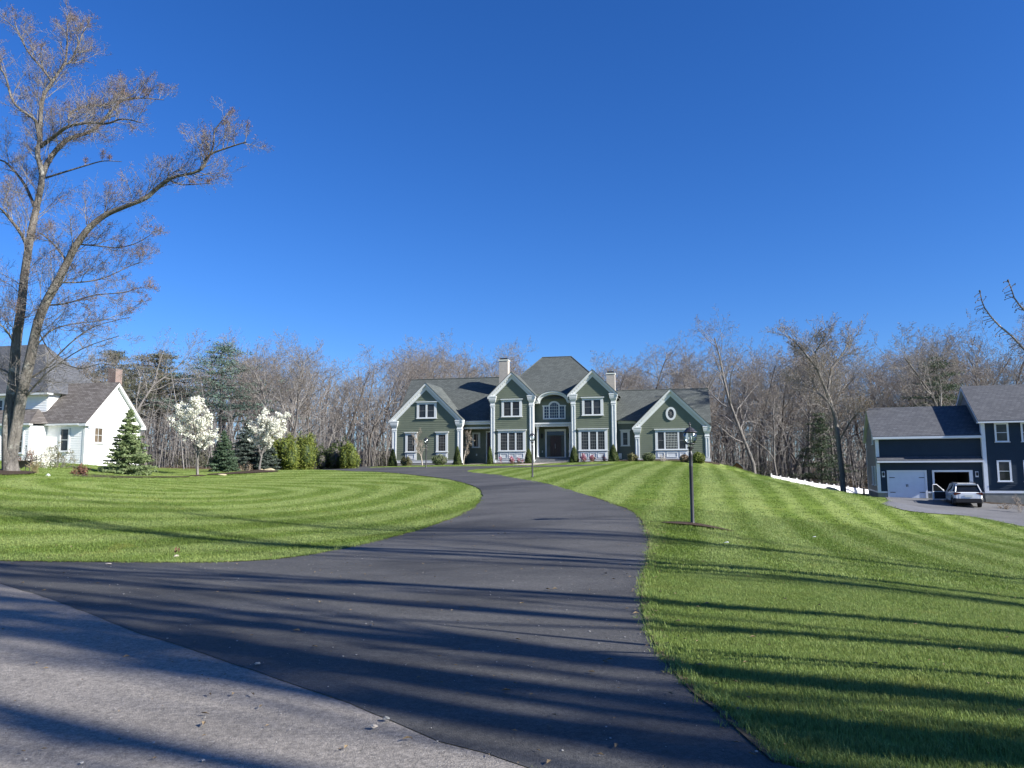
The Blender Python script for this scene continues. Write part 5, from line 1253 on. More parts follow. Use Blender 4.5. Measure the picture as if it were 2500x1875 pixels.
LB['Ac2'] = limb([(168, 307), (172, 275), (215, 258), (250, 255), (290, 245), (330, 225)], .2, 1.5, .05, .018)
LB['Ad'] = limb([(103, 432), (117, 396), (144, 358), (174, 336), (228, 315), (277, 266), (304, 244), (350, 240), (400, 245)], .6, 2.4, .15, .02)
LB['Ae'] = limb([(112, 434), (163, 418), (217, 404), (255, 393), (298, 395)], .6, 0, .05, .015)
LB['Af'] = limb([(70, 610), (50, 570), (20, 530), (0, 510), (-40, 470)], .3, -1.5, .09, .03)
LB['Ag'] = limb([(88, 515), (60, 450), (20, 400), (-10, 380), (-60, 300)], .5, 2.0, .08, .025)
LB['Bb'] = limb([(491, 411), (510, 385), (521, 358), (526, 320), (548, 288), (560, 270)], -2.6, -3, .05, .015)
LB['Bc'] = limb([(418, 442), (440, 450), (461, 453), (490, 449), (513, 447)], -2.2, -2.6, .035, .012)
LB['Bd'] = limb([(163, 640), (135, 600), (100, 570), (85, 575)], -.8, -1.6, .05, .015)
LB['Be'] = limb([(42, 1000), (70, 960), (120, 905), (200, 850), (290, 820)], 0, -2.0, .05, .012)
LB['Bf'] = limb([(60, 930), (110, 900), (170, 840), (230, 800), (320, 775)], 0, -.5, .05, .012)
LB['Bg'] = limb([(78, 860), (120, 810), (180, 790), (260, 780), (345, 740)], -.2, 1.2, .045, .010)
LB['Bh'] = limb([(110, 745), (160, 740), (230, 720), (300, 715), (345, 700)], -.4, -2.0, .045, .010)
LB['Bi'] = limb([(141, 689), (190, 690), (250, 680), (320, 650), (350, 640)], -.6, 1, .045, .010)
LB['Bj'] = limb([(190, 596), (240, 600), (290, 605), (340, 590), (380, 565)], -1, -2, .04, .010)
LB['Bk'] = limb([(90, 800), (130, 870), (190, 900), (250, 890), (300, 900)], -.2, -2.4, .035, .010)
LB['Al'] = limb([(40, 850), (10, 800), (-40, 780)], .2, -2, .05, .02)
LB['Am'] = limb([(35, 920), (0, 900), (-50, 890)], .1, 1.5, .05, .02)
trunk_l = [(LB['A'][0], LB['A'][1], 12), (LB['B'][0], LB['B'][1], 12)]
tubes_mesh('trunk', [trunk_l[0]], MT['barkm'], MTree); tubes_mesh('trunk', [trunk_l[1]], MT['barkm'], MTree)
for k in LB:
    if k not in 'AB': tubes_mesh('limb', [(LB[k][0], LB[k][1], 7)], MT['barkm'], MTree)
tw = []; tips = []
def twigs_from(pts, rad, n, L0, lev, t0=.1, upb=.25, drop=1.0):
    pts = [np.array(p) for p in pts]; m_ = len(pts) - 1
    for k in range(n):
        t = t0 + (1 - t0) * (k + Rm.rand()) / n; q = t * m_; i = min(int(q), m_ - 1); f = q - i; p = pts[i] * (1 - f) + pts[i + 1] * f; d = unit(pts[i + 1] - pts[i]); r = rad[min(i, len(rad) - 1)]
        a = Rm.normal(size=3); a -= d * a.dot(d); a = unit(a); ang = Rm.uniform(.5, 1.1); dd = unit(d * math.cos(ang) + a * math.sin(ang) + (0, 0, upb)); L = L0 * Rm.uniform(.5, 1.2) * (1.15 - .55 * t)
        ns = 4 if lev == 0 else 3; P_ = [p]
        for s_ in range(ns): dd = unit(dd + Rm.normal(size=3) * .17 + (0, 0, .07)); P_.append(P_[-1] + dd * L / ns)
        r_ = min(r * .55, (.020, .0115, .008, .006)[lev]); R_ = [max(r_ * (1 - .75 * j / ns), .0042) for j in range(ns + 1)]; tw.append((P_, R_, 4 if lev == 0 else 3))
        if lev < 2: twigs_from(P_, R_, (9, 7)[lev], L * (.58, .6)[lev], lev + 1, .15, upb * .8)
        else: tips.append(P_[-1]); tips.append(P_[-2])
        if lev == 1: tips.append(P_[-1])
for k, (n, L0, t0) in dict(A=(26, 2.6, .35), B=(46, 2.2, .22), Aa=(12, 2.0, .1), Ab=(20, 2.0, .05), Ab2=(10, 1.5, .1), Ab3=(9, 1.4, .1), Ac=(18, 1.8, .1), Ac2=(12, 1.6, .1), Ad=(22, 1.9, .1), Ae=(3, .6, .3), Af=(10, 2, .1), Ag=(12, 2, .1), Bb=(5, .8, .1), Bc=(2, .4, .5), Bd=(5, 1.2, .1),
                            Be=(11, 1.4, .1), Bf=(11, 1.4, .1), Bg=(11, 1.4, .1), Bh=(11, 1.4, .1), Bi=(11, 1.4, .1), Bj=(9, 1.3, .1), Bk=(9, 1.3, .1), Al=(8, 1.8, .1), Am=(8, 1.8, .1)).items():
    twigs_from(LB[k][0], LB[k][1], int(n * 1.15), L0, 0, t0, .30 if k[0] == 'A' else (.22 if k in 'B Bb' else .08))
tubes_mesh('twigs', tw, MT['twig'], MTree)
tips = np.array(tips); hi = tips[:, 2] > 6.0; tt = tips[hi]; tt = tt[Rm.rand(len(tt)) < .6]
leaves('buds', np.repeat(tt, 2, 0) + Rm.normal(0, .05, (len(tt) * 2, 3)), .024, MT['bud'], MTree, 5, .5)
# --- tree in front of the white fence
FY = 70.0
b_ = on(2056, 1206, FY); FT = empty('fence_tree', b_, 0, 'tall bare tree in a mulch ring directly in front of the white fence', 'tree')
def limb2(px, r0, r1, dy=0):
    out = [np.array((at(u, v, FY + dy * i / len(px)).x - b_.x, dy * i / len(px), at(u, v, FY + dy * i / len(px)).z - b_.z)) for i, (u, v) in enumerate(px)]; n = len(out); return out, [r0 + (r1 - r0) * i / (n - 1) for i in range(n)]
q = [limb2([(2060, 1212), (2055, 1150), (2047, 1080), (2040, 1020), (2020, 960), (1995, 900), (1955, 850), (1925, 820)], .27, .05), limb2([(2020, 960), (2030, 900), (2060, 860), (2075, 830)], .13, .04, 2), limb2([(1995, 900), (1990, 860), (2010, 830)], .10, .03, -2), limb2([(2047, 1080), (2075, 1030), (2110, 990)], .08, .03, -3), limb2([(2030, 990), (1990, 950), (1960, 930)], .08, .03, 2)]
tubes_mesh('trunk', [(q[0][0], q[0][1], 9)], MT['bark'], FT); tw = []; tips = []
for a, c in q[1:]: tubes_mesh('limb', [(a, c, 6)], MT['bark'], FT)
for (a, c), n in zip(q, (26, 14, 12, 9, 9)): twigs_from(a, c, n, 3.4, 0, .3, .3)
tubes_mesh('twigs', [(a, [r * 1.7 for r in c], 3) for a, c, _ in tw], MT['twig'], FT); leaves('buds', np.array(tips), .05, MT['budg'], FT, 6, .5)

# --- trees outside the frame that throw the long shadows over the road and lawns
SP_ = []
for i in range(3):
    TR, CR, tips = grow(900 + i, 21, .19, counts=(11, 6, 4), spread=.42, lens=(.30, .42, .4), wander=.05, up=.5, tipr=.012, minr=.010, zlow=.38)
    e = empty('street_tree', (0, 0, 0)); tubes_mesh('trunk', TR, MT['bark'], e); tubes_mesh('crown', CR, MT['twig'], e); SP_.append(e)
CM2 = children_map(); used2 = set()
def shadow_tree(i, gu, gv, dist, s, lab):
    g = G(gu, gv); a = math.radians(SUN_AZ); x = g.x + math.cos(a) * dist; y = g.y - math.sin(a) * dist
    o = SP_[i % 3]
    if i % 3 in used2: o = copy_tree(o, CM2)
    used2.add(i % 3); o.location = (x, y, z1(x, y) - .1); o.rotation_euler = (0, 0, i * 1.7); o.scale = (s, s, s)
    tag(o, lab, 'tree', 'street trees out of the frame')
for i, u, v, d, s in ((0, 2500, 1462, 9.0, .9), (1, 2500, 1545, 12.0, .95), (2, 2500, 1583, 14.0, .95), (3, 2300, 1760, 19, 1.1), (4, 1250, 1614, 17, 1.15), (5, 1250, 1712, 20, 1.1), (7, 1750, 1850, 22, 1.15), (8, 1400, 1400, 26, 1.2), (9, 300, 1780, 24, 1.2), (10, 100, 1620, 27, 1.25), (11, 900, 1300, 34, 1.2)):
    shadow_tree(i, u, v, d, s, 'bare street tree out of the frame, casting shade over the lawns and road')

# ---------------------------------------------------------------- mulch beds, walk
def blob(pts, step=.25): return smooth_line(pts + [pts[0]], step)[:-1]
def gw(lx, ly):       # green-house local -> world xy
    c, s = math.cos(TG), math.sin(TG); return (g0.x + lx * c - ly * s, 72 + lx * s + ly * c)
tag(sheet('mulch_bed', [gw(*q) for q in [(-16.6, 1), (-16.6, -1.5), (-12, -1.8), (-8.6, -1.6), (-8.4, 2.8), (-9, 1)]], .015, .8, MT['mulch']), 'dark mulch bed under the left gable', kind='structure')
tag(sheet('mulch_bed', [gw(*q) for q in [(-6.4, .2), (-6.3, -1.5), (-2.2, -1.6), (-1.8, -.2), (-1.8, .2)]], .015, .8, MT['mulch']), 'dark mulch bed under the left bay', kind='structure')
tag(sheet('mulch_bed', [gw(*q) for q in [(1.6, .2), (1.7, -1.5), (7.0, -1.6), (11, -1.7), (14.9, -1.5), (15.2, .6)]], .015, .8, MT['mulch']), 'dark mulch bed from the entrance to the right corner', kind='structure')
tag(sheet('front_walk', [gw(*q) for q in [(-1.5, .1), (-2.4, -3.0), (-2.6, -6.2), (-.4, -6.2), (-.2, -3.4), (1.5, .1)]], .022, .8, MT['walk']), 'pale stone walk from the driveway to the entrance steps', kind='structure')
tag(sheet('side_walk', [gw(*q) for q in [(-8.3, 2.7), (-8.2, -2.6), (-6.9, -2.8), (-6.4, 2.7)]], .020, .8, MT['walk']), 'pale walk to the door in the left recess', kind='structure')
p = on(1691, 1281, 18.0)
c = [(p.x + dx, 18.0 + dy) for dx, dy in ((-.75, .05), (-.5, .2), (0, .28), (.5, .2), (.95, -.1), (.7, -.35), (.2, -.42), (-.4, -.25))]
tag(sheet('mulch_ring', blob(c, .12), .03, .15, MT['mulch'], .04), 'dark mulch ring round the nearest lamp post', kind='structure')
def mulch_px(pts, label, dome=.05):
    w_ = [G(*q) for q in pts]; tag(sheet('mulch_bed', blob([(a.x, a.y) for a in w_], .5), .03, .5, MT['mulch'], dome), label, kind='structure')
mulch_px([(170, 1162), (230, 1160), (300, 1164), (380, 1164), (460, 1163), (465, 1165), (380, 1167), (300, 1168), (200, 1165)], 'mulch strip under the left spruce', .01)
mulch_px([(505, 1158), (560, 1155), (620, 1150), (665, 1149), (680, 1152), (640, 1155), (560, 1159), (510, 1160)], 'mulch bed round the small spruce and the right flowering tree')
mulch_px([(-20, 1150), (30, 1149), (75, 1152), (90, 1156), (60, 1160), (-20, 1160)], 'mulch at the foot of the big maple')
q = on(2058, 1206, 70); tag(sheet('mulch_ring', blob([(q.x + 1.0 * math.cos(a), q.y + 1.0 * math.sin(a)) for a in np.arange(0, 6.2, .6)], .3), .04, .4, MT['walk']), 'pale mulch ring under the tree by the white fence', kind='structure')
mulch_px([(2395, 1226), (2450, 1220), (2498, 1224), (2520, 1234), (2470, 1232), (2420, 1231)], 'mulch bed before the navy house')

# ---------------------------------------------------------------- lamp posts
def lamp_post(loc, label, detail=True):
    e = empty('lamp_post', loc, .3, label, 'lamp post', 'lamp posts along the driveway'); pm = MT['pole']
    m = MB(); m.lathe([(.066, -.3), (.066, .03), (.058, .06), (.046, .10), (.046, 1.42), (.05, 1.44), (.046, 1.46), (.046, 1.66), (.052, 1.68), (.052, 1.74), (.03, 1.80), (.02, 1.83)], 20); m.build('post', pm, e, True)
    m = MB(); m.lathe([(.02, 1.80), (.045, 1.83), (.03, 1.86), (.075, 1.90), (.078, 1.91), (.03, 1.915)], 12)
    for k in range(6):
        a = k * math.pi / 3; c_, s_ = math.cos(a), math.sin(a)
        m.tube([(.03 * c_, .03 * s_, 1.84), (.085 * c_, .085 * s_, 1.88), (.06 * c_, .06 * s_, 1.94), (.10 * c_, .10 * s_, 1.985)], .008, 4)
    m.lathe([(.10, 1.975), (.125, 1.98), (.125, 1.995), (.05, 2.0)], 18); m.build('lantern_base', pm, e, True)
    prof = [(.112, 1.995), (.150, 2.06), (.168, 2.13), (.165, 2.20), (.135, 2.265)]
    fr = MB()
    for k in range(6):
        a = k * math.pi / 3; fr.tube([(r * math.cos(a), r * math.sin(a), z) for r, z in prof], .0065, 5)
    for r, z in ((.112, 1.998), (.135, 2.265)): fr.tube([(r * math.cos(t * .3491), r * math.sin(t * .3491), z) for t in range(19)], .006, 4)
    fr.build('lantern_cage', pm, e, True)
    gl = bpy.data.materials.get('lantern_glass')
    if not gl:
        gl, t, b = newmat('lantern_glass'); t.nodes.remove(b)
        tr = N(t, 'ShaderNodeBsdfTransparent'); tr.inputs[0].default_value = (.86, .90, .90, 1); gg = N(t, 'ShaderNodeBsdfGlossy'); gg.inputs['Roughness'].default_value = .12; gg.inputs['Color'].default_value = (.8, .85, .9, 1)
        fz = N(t, 'ShaderNodeFresnel', i_IOR=1.5); mx = N(t, 'ShaderNodeMixShader'); t.links.new(mth(t, 'ADD', fz.outputs[0], .06), mx.inputs[0]); t.links.new(tr.outputs[0], mx.inputs[1]); t.links.new(gg.outputs[0], mx.inputs[2]); t.links.new(mx.outputs[0], t.nodes['Material Output'].inputs[0])
    for k in range(6):
        a0, a1 = k * math.pi / 3 + .03, (k + 1) * math.pi / 3 - .03; g = MB(); sub = 4; n0 = 0
        for i, (r, z) in enumerate(prof):
            for j in range(sub + 1): a = a0 + (a1 - a0) * j / sub; g.v.append((r * math.cos(a), r * math.sin(a), z))
        for i in range(len(prof) - 1):
            for j in range(sub): q = i * (sub + 1) + j; g.f.append((q, q + 1, q + sub + 2, q + sub + 1))
        g.build('glass_pane', gl, e, True)
    for k in range(3):
        a = k * 2.094 + .4; cx_, cy_ = .04 * math.cos(a), .04 * math.sin(a)
        m = MB(); m.lathe([(.012, 2.0), (.012, 2.09), (.013, 2.09), (.002, 2.09)], 8, cx_, cy_); o = m.build('candle', MT['cream'], e, True)
        m = MB(); m.lathe([(.006, 2.09), (.017, 2.12), (.013, 2.15), (.001, 2.19)], 8, cx_, cy_); m.build('bulb', MT['white'], o, True)
    cp = MB(); cp.lathe([(.135, 2.262), (.185, 2.27), (.178, 2.285), (.13, 2.315), (.095, 2.36), (.06, 2.385), (.02, 2.395)], 12); cp.build('lantern_cap', pm, e)
    f = MB(); f.lathe([(.02, 2.39), (.028, 2.405), (.012, 2.42), (.026, 2.44), (.03, 2.45), (.02, 2.47), (.008, 2.48), (.014, 2.495), (.001, 2.52)], 10)
    for k in range(4): a = k * 1.571; f.tube([(.01 * math.cos(a), .01 * math.sin(a), 2.47), (.03 * math.cos(a), .03 * math.sin(a), 2.49), (.012 * math.cos(a), .012 * math.sin(a), 2.51)], .004, 4)
    f.build('finial', pm, e, True); return e
L1 = on(1691, 1281, 18.0); hh = (at(1684, 1031, 18.0).z - L1.z) / 2.52
lp = lamp_post(L1, 'nearest black lamp post, standing in a mulch ring on the right lawn'); lp.scale = (hh,) * 3
cm2 = children_map()
for (u, v, vt, Y, lb) in ((1300, 1165, 1052, 40.0, 'middle black lamp post beside the far bend, in line with the entrance'), (1040, 1142, 1065, 59.0, 'farthest black lamp post, before the left gable of the green house')):
    c = copy_tree(lp, cm2); q = on(u, v, Y); c.location = q; c.scale = ((at(u, vt, Y).z - q.z) / 2.52,) * 3; c['label'] = lb

# ---------------------------------------------------------------- white fence
fp = [(u_, 90 - 8 * (2122 - u_) / 239) for u_ in (2122,2096,2070,2052,2036,2018,2001,1983,1965,1945,1925,1905,1883)]
tops = [1194, 1191, 1188, 1186, 1184, 1182, 1180, 1177, 1173, 1169, 1166, 1163, 1158]
FE = empty('white_fence', on(2060, 1200, 88), 0, 'white vinyl privacy fence with capped posts running down behind the right lawn', 'fence')
FO = FE.location
pos = []
for (u, Y), v in zip(fp, tops):
    q = at(u, v, Y); pos.append((q.x - FO.x, Y - FO.y, q.z - FO.z, z1(q.x, Y) - FO.z))
pmesh = None
for i, (x, y, zt__, zb_) in enumerate(pos):
    m = MB(); m.box(x - .065, x + .065, y - .065, y + .065, zb_ - .4, zt__); o = m.build('post', MT['fence'], FE)
    m = MB(); m.box(x - .10, x + .10, y - .10, y + .10, zt__ + .001, zt__ + .03)
    n = len(m.v); m.v += [(x - .08, y - .08, zt__ + .03), (x + .08, y - .08, zt__ + .03), (x + .08, y + .08, zt__ + .03), (x - .08, y + .08, zt__ + .03), (x, y, zt__ + .10)]; m.f += [(n, n + 1, n + 4), (n + 1, n + 2, n + 4), (n + 2, n + 3, n + 4), (n + 3, n, n + 4)]
    m.build('post_cap', MT['fence'], o)
for a, b in zip(pos[:-1], pos[1:]):
    m = MB(); dx, dy = b[0] - a[0], b[1] - a[1]; L = math.hypot(dx, dy); nx_, ny_ = -dy / L * .02, dx / L * .02; za, zb2 = a[2] - .10, b[2] - .10; K = 9
    for k in range(K):
        t0, t1 = k / K + .004, (k + 1) / K - .004; w0_, w1_ = (a[0] + dx * t0, a[1] + dy * t0), (a[0] + dx * t1, a[1] + dy * t1); g0_, g1_ = a[3] + (b[3] - a[3]) * t0 - .3, a[3] + (b[3] - a[3]) * t1 - .3; h0, h1 = za + (zb2 - za) * t0, za + (zb2 - za) * t1
        for s in (-1, 1):
            pts = [(w0_[0] + s * nx_, w0_[1] + s * ny_, g0_), (w1_[0] + s * nx_, w1_[1] + s * ny_, g1_), (w1_[0] + s * nx_, w1_[1] + s * ny_, h1), (w0_[0] + s * nx_, w0_[1] + s * ny_, h0)]
            m.quad(*(pts if s < 0 else pts[::-1]))
    m.build('panel', MT['fence'], FE)
    m = MB(); m.tube([(a[0], a[1], za), (b[0], b[1], zb2)], .045, 4); m.build('top_rail', MT['fence'], FE)

# ---------------------------------------------------------------- white SUV with its driver's door open
cp_ = at(2366, 1229, 56.8)
CAR = empty('parked_suv', (cp_.x, 56.8, z1(cp_.x, 56.8) + .03), TB, 'white SUV seen from behind, parked before the open garage bay with its driver door open', 'car'); CAR.scale = (1, 1, 1.07)
def loft(name, secs, m, parent, smooth=True, cap=True):
    b = MB(); n = len(secs[0][1])
    for y, s in secs: b.v += [(p[0], y, p[1]) for p in s]
    for i in range(len(secs) - 1):
        for k in range(n): k2 = (k + 1) % n; b.f.append((i * n + k, i * n + k2, (i + 1) * n + k2, (i + 1) * n + k))
    if cap: b.f.append(tuple(range(n - 1, -1, -1))); b.f.append(tuple(range((len(secs) - 1) * n, len(secs) * n)))
    o = b.build(name, m, parent, smooth)
    md = o.modifiers.new('edges', 'EDGE_SPLIT'); md.split_angle = math.radians(32); return o
def sec(w_, zb_, zs, zt__, crown=.03):
    h = [(w_ * .86, zb_), (w_ * .97, zb_ + .10), (w_, zs), (w_ * .985, zt__ - .10), (w_ * .93, zt__), (w_ * .5, zt__ + crown)]
    return [(-x, z) for x, z in h[::-1]] [::-1] [::-1] + [] if False else ([(x, z) for x, z in h] + [(-x, z) for x, z in h[::-1]])
loft('body', [(0.0, sec(.80, .52, .70, .98, .02)), (.10, sec(.90, .42, .68, 1.06, .02)), (.5, sec(.935, .36, .66, 1.08)), (2.4, sec(.94, .34, .66, 1.02)), (3.6, sec(.935, .34, .66, 1.0)), (4.4, sec(.90, .36, .62, .92)), (4.82, sec(.74, .40, .58, .74))], MT['paint'], CAR)
def gsec(wb, zb_, wt, zt__): return [(wb, zb_), (wt, zt__), (-wt, zt__), (-wb, zb_)]
loft('glasshouse', [(.06, gsec(.80, 1.03, .78, 1.05)), (.50, gsec(.86, 1.05, .66, 1.55)), (2.5, gsec(.88, 1.02, .69, 1.60)), (3.35, gsec(.87, 1.0, .72, 1.05))], MT['carglass'], CAR, False)
loft('roof', [(.38, [(.70, 1.50), (.60, 1.57), (-.60, 1.57), (-.70, 1.50)]), (.30, [(.68, 1.53), (.58, 1.60), (-.58, 1.60), (-.68, 1.53)]), (.9, [(.70, 1.55), (.60, 1.65), (-.60, 1.65), (-.70, 1.55)]), (2.5, [(.72, 1.56), (.60, 1.655), (-.60, 1.655), (-.72, 1.56)]), (2.75, [(.70, 1.50), (.58, 1.57), (-.58, 1.57), (-.70, 1.50)])], MT['paint'], CAR)
for s in (-1, 1):
    m = MB(); m.tube([(s * .84, .06, 1.06), (s * .69, .45, 1.55)], .045, 5); m.tube([(s * .875, 1.2, 1.04), (s * .70, 1.15, 1.58)], .035, 5); m.tube([(s * .875, 3.2, 1.03), (s * .71, 2.6, 1.57)], .04, 5); m.build('pillar', MT['paint'], CAR)
    m = MB(); m.tube([(s * .62, .6, 1.64), (s * .62, .75, 1.70), (s * .63, 2.3, 1.71), (s * .63, 2.45, 1.64)], .022, 5); m.build('roof_rail', MT['plastic'], CAR)
    m = MB(); m.prism([(s * .50, .93), (s * .90, .84), (s * .93, .96), (s * .86, 1.03), (s * .50, 1.0)][::(1 if s > 0 else -1)], -.012, .25); m.build('tail_light', MT['tail'], CAR)
    for yy in (.85, 3.75):
        W_ = MB(); b0 = []
        prof = [(.20, -.11), (.34, -.11), (.365, -.06), (.365, .06), (.34, .11), (.20, .11)]; n0 = 24
        for r, o_ in prof:
            for k in range(n0): t = 6.28318 * k / n0; W_.v.append((s * (.83) + o_, yy + r * math.cos(t), .365 + r * math.sin(t)))
        for i in range(len(prof) - 1):
            for k in range(n0): k2 = (k + 1) % n0; W_.f.append((i * n0 + k, i * n0 + k2, (i + 1) * n0 + k2, (i + 1) * n0 + k))
        wh = W_.build('wheel', MT['tyre'], CAR, True); rm = MB()
        rm.v = [(s * .83 + s * .08, yy + .21 * math.cos(6.28318 * k / 20), .365 + .21 * math.sin(6.28318 * k / 20)) for k in range(20)]; rm.f = [tuple(range(20))]; rm.build('rim', MT['rim'], wh)
        ar = MB()
        for k in range(10):
            t0, t1 = math.pi * k / 10, math.pi * (k + 1) / 10; q = lambda r, t, x: (s * x, yy + r * math.cos(t), .365 + r * math.sin(t)); ar.quad(q(.40, t0, .952), q(.40, t1, .952), q(.48, t1, .952), q(.48, t0, .952)); ar.quad(q(.40, t0, .952), q(.40, t1, .952), q(.40, t1, .80), q(.40, t0, .80))
        ar.build('wheel_arch', MT['plastic'], CAR)
loft('rear_bumper', [(-.06, [(.80, .36), (.84, .50), (.78, .60), (-.78, .60), (-.84, .50), (-.80, .36)]), (.06, [(.92, .30), (.95, .52), (.95, .64), (-.95, .64), (-.95, .52), (-.92, .30)]), (.5, [(.955, .30), (.96, .45), (.958, .5), (-.958, .5), (-.96, .45), (-.955, .30)])], MT['plastic'], CAR, False)
m = MB(); m.box(-.955, .955, 1.3, 3.3, .28, .42); m.build('sill_cladding', MT['plastic'], CAR)
m = MB(); m.box(-.26, .26, -.035, -.012, .72, .86); m.build('number_plate', MT['cream'], CAR)
m = MB(); m.box(-.62, .62, -.008, .06, .62, .93); m.build('tailgate_panel', MT['paint'], CAR)
m = MB(); m.tube([(0, .55, 1.62), (0, .50, 1.74)], .012, 4); m.build('aerial', MT['plastic'], CAR)
DRo = MB(); ang = math.radians(62); hx, hy = -.94, 3.15
def dpt(l, z, o=0): return (hx - math.sin(ang) * l - math.cos(ang) * o * -1 * -1, hy - math.cos(ang) * l + math.sin(ang) * o, z)
def dbox(b, l0, l1, z0, z1_, o0=0, o1=.09):
    n = len(b.v); b.v += [dpt(l0, z0, o0), dpt(l1, z0, o0), dpt(l1, z0, o1), dpt(l0, z0, o1), dpt(l0, z1_, o0), dpt(l1, z1_, o0), dpt(l1, z1_, o1), dpt(l0, z1_, o1)]
    b.f += [tuple(n + i for i in q) for q in ((3, 2, 1, 0), (4, 5, 6, 7), (0, 1, 5, 4), (1, 2, 6, 5), (2, 3, 7, 6), (3, 0, 4, 7))]
dbox(DRo, 0, 1.1, .42, 1.02); DO_ = DRo.build('driver_door', MT['paint'], CAR); DO_['label'] = 'driver door standing open'
b = MB(); b.tube([dpt(1.08, 1.0, .04), dpt(1.05, 1.5, .04), dpt(.75, 1.52, .04), dpt(.1, 1.05, .04)], .03, 5); b.build('window_frame', MT['paint'], DO_)
b = MB(); b.quad(dpt(1.05, 1.02, .04), dpt(1.04, 1.48, .04), dpt(.75, 1.50, .04), dpt(.15, 1.03, .04)); b.build('pane', MT['carglass'], DO_)
b = MB(); dbox(b, .06, 1.0, .5, .98, -.03, -.005); b.build('door_lining', MT['plastic'], DO_)
b = MB(); dbox(b, .1, .3, 1.0, 1.16, .09, .22); b.build('wing_mirror', MT['paint'], DO_)

# ---------------------------------------------------------------- stones, litter, garden things
def rock(loc, s, seed, label, m=None, cat='rock', name='rock', group=None):
    r = random.Random(seed); bm = bmesh.new(); bmesh.ops.create_icosphere(bm, subdivisions=3, radius=1)
    ph = [r.uniform(0, 6) for _ in range(6)]
    for v_ in bm.verts:
        c_ = v_.co; k = 1 + .13 * math.sin(c_.x * 3 + ph[0]) * math.sin(c_.y * 3.3 + ph[1]) + .09 * math.sin(c_.z * 5 + ph[2] + c_.x * 4) + r.uniform(-.02, .02); v_.co = Vector((c_.x * k * s[0], c_.y * k * s[1], max(c_.z, -.4) * k * s[2]))
    me = bpy.data.meshes.new(name); bm.to_mesh(me); bm.free(); o = link_mesh(name, me, m or MT['rock']); o.location = loc; return tag(o, label, cat, group)
rock(on(2031, 1204, 69), (.85, .7, .62), 1, 'yellowish boulder in front of the white fence')
rock(on(542, 1165, 52), (.33, .22, .10), 2, 'flat pale stone at the right of the left flowering tree')
rock(on(637, 1151, 57.5) , (.25, .2, .12), 3, 'small pale stone beside the trunk of the right flowering tree')
rock(on(657, 1151, 57.5), (.45, .3, .16), 4, 'larger pale stone in the bed right of the right flowering tree')
rock(G(431, 1359), (.055, .05, .035), 5, 'small tan stone at the grass edge beside the red leaves', MT['walk'])
rock(on(117, 1161, 33), (.09, .08, .08), 6, 'small white stone in the bed right of the big maple', MT['white'])
for k, (u, v, lb) in enumerate(((2070, 1257, 'white scrap on the upper right lawn'), (1987, 1314, 'white scrap in the middle of the right lawn'), (1772, 1329, 'white scrap below and right of the nearest lamp post'))):
    q = G(u, v); m = MB(); m.quad((-.06, -.02, .05), (.05, -.03, .06), (.07, .03, .08), (-.04, .035, .055)); m.quad((.05, -.03, .06), (.09, -.01, .05), (.09, .02, .06), (.07, .03, .08)); o = m.build('paper_scrap', MT['white']); o.location = q; o.scale = (.5 + k * .1,) * 3; tag(o, lb, 'litter')
for k, (u, v, lb) in enumerate(((943, 1770, 'grey stone chip lying on the dark asphalt near the seam'), (912, 1790, 'tan stone chip lying on the light street near the seam'), (628, 1632, 'pale stone chip on the seam between street and driveway'), (264, 1382, 'tan leaf shaped chip on the driveway near the left lawn edge'))):
    q = G(u, v); rock(q + Vector((0, 0, .04)), (.022 if v > 1600 else .05, .016 if v > 1600 else .03, .012), 20 + k, lb, MT['stone'] if k == 0 else MT['walk'])
q = G(432, 1352); e = empty('red_leaf_sprout', q, 0, 'small red brown leaves at the left lawn edge', 'plant'); Rn = np.random.RandomState(2)
leaves('leaf', np.array([[0, 0, .05], [.03, 0, .08], [-.04, .02, .04], [.05, .02, .03], [-.02, -.02, .09], [0, .03, .12]]), .04, MT['redleaf'], e, 2, .5)
# shrubs and tub by the white house
def sh(u, v, Y, wp, hp, seed, lab, name, m, lm, nl, lsz): bare_shrub(name, u, v, Y, wp, hp, seed, lab, m, lm, nleaf=nl, lsz=lsz)
sh(140, 1133, 47, 75, 62, 81, 'broad olive budding shrub in front of the shaded white wall', 'budding_shrub', MT['twig'], MT['olive'], 4, .035)
sh(98, 1132, 45, 62, 58, 82, 'white flowering shrub left of the olive budding shrub', 'flowering_shrub', MT['twigp'], MT['white_fl'], 3, .04)
sh(62, 1132, 44, 55, 50, 83, 'reddish twigged shrub right of the big maple trunks', 'red_shrub', MT['twig'], MT['redleaf'], 2, .035)
sh(197, 1165, 38, 28, 26, 84, 'small red brown shrub in the bed left of the spruce', 'red_shrub', MT['twig'], MT['redleaf'], 4, .04)
sh(180, 1164, 38.6, 16, 20, 85, 'thin small red brown sprig left of its fuller neighbour', 'red_shrub', MT['twig'], MT['redleaf'], 2, .04)
sh(600, 1158, 58, 45, 22, 86, 'dry tan shrub between the small spruce and the right flowering tree', 'dry_shrub', MT['twigp'], MT['twigl'], 3, .04)
q = on(83, 1160, 34); e = empty('ornamental_grass', q, 0, 'clump of dry straw grass in the bed by the maple', 'plant'); lines = []
for k in range(70):
    a = Rn.uniform(0, 6.28); l = Rn.uniform(.3, .62); s_ = Rn.uniform(.05, .45); lines.append(([np.array((0, 0, 0)) + Rn.normal(0, .08, 3) * (1, 1, 0), np.array((math.cos(a) * s_ * .5, math.sin(a) * s_ * .5, l * .7)), np.array((math.cos(a) * s_, math.sin(a) * s_, l))], [.006, .005, .002], 3))
tubes_mesh('blades', lines, MT['straw'], e)
q = on(42, 1150, 36); e = empty('wheelbarrow', q, .2, 'dark wheelbarrow tub tipped behind the big maple trunk', 'wheelbarrow')
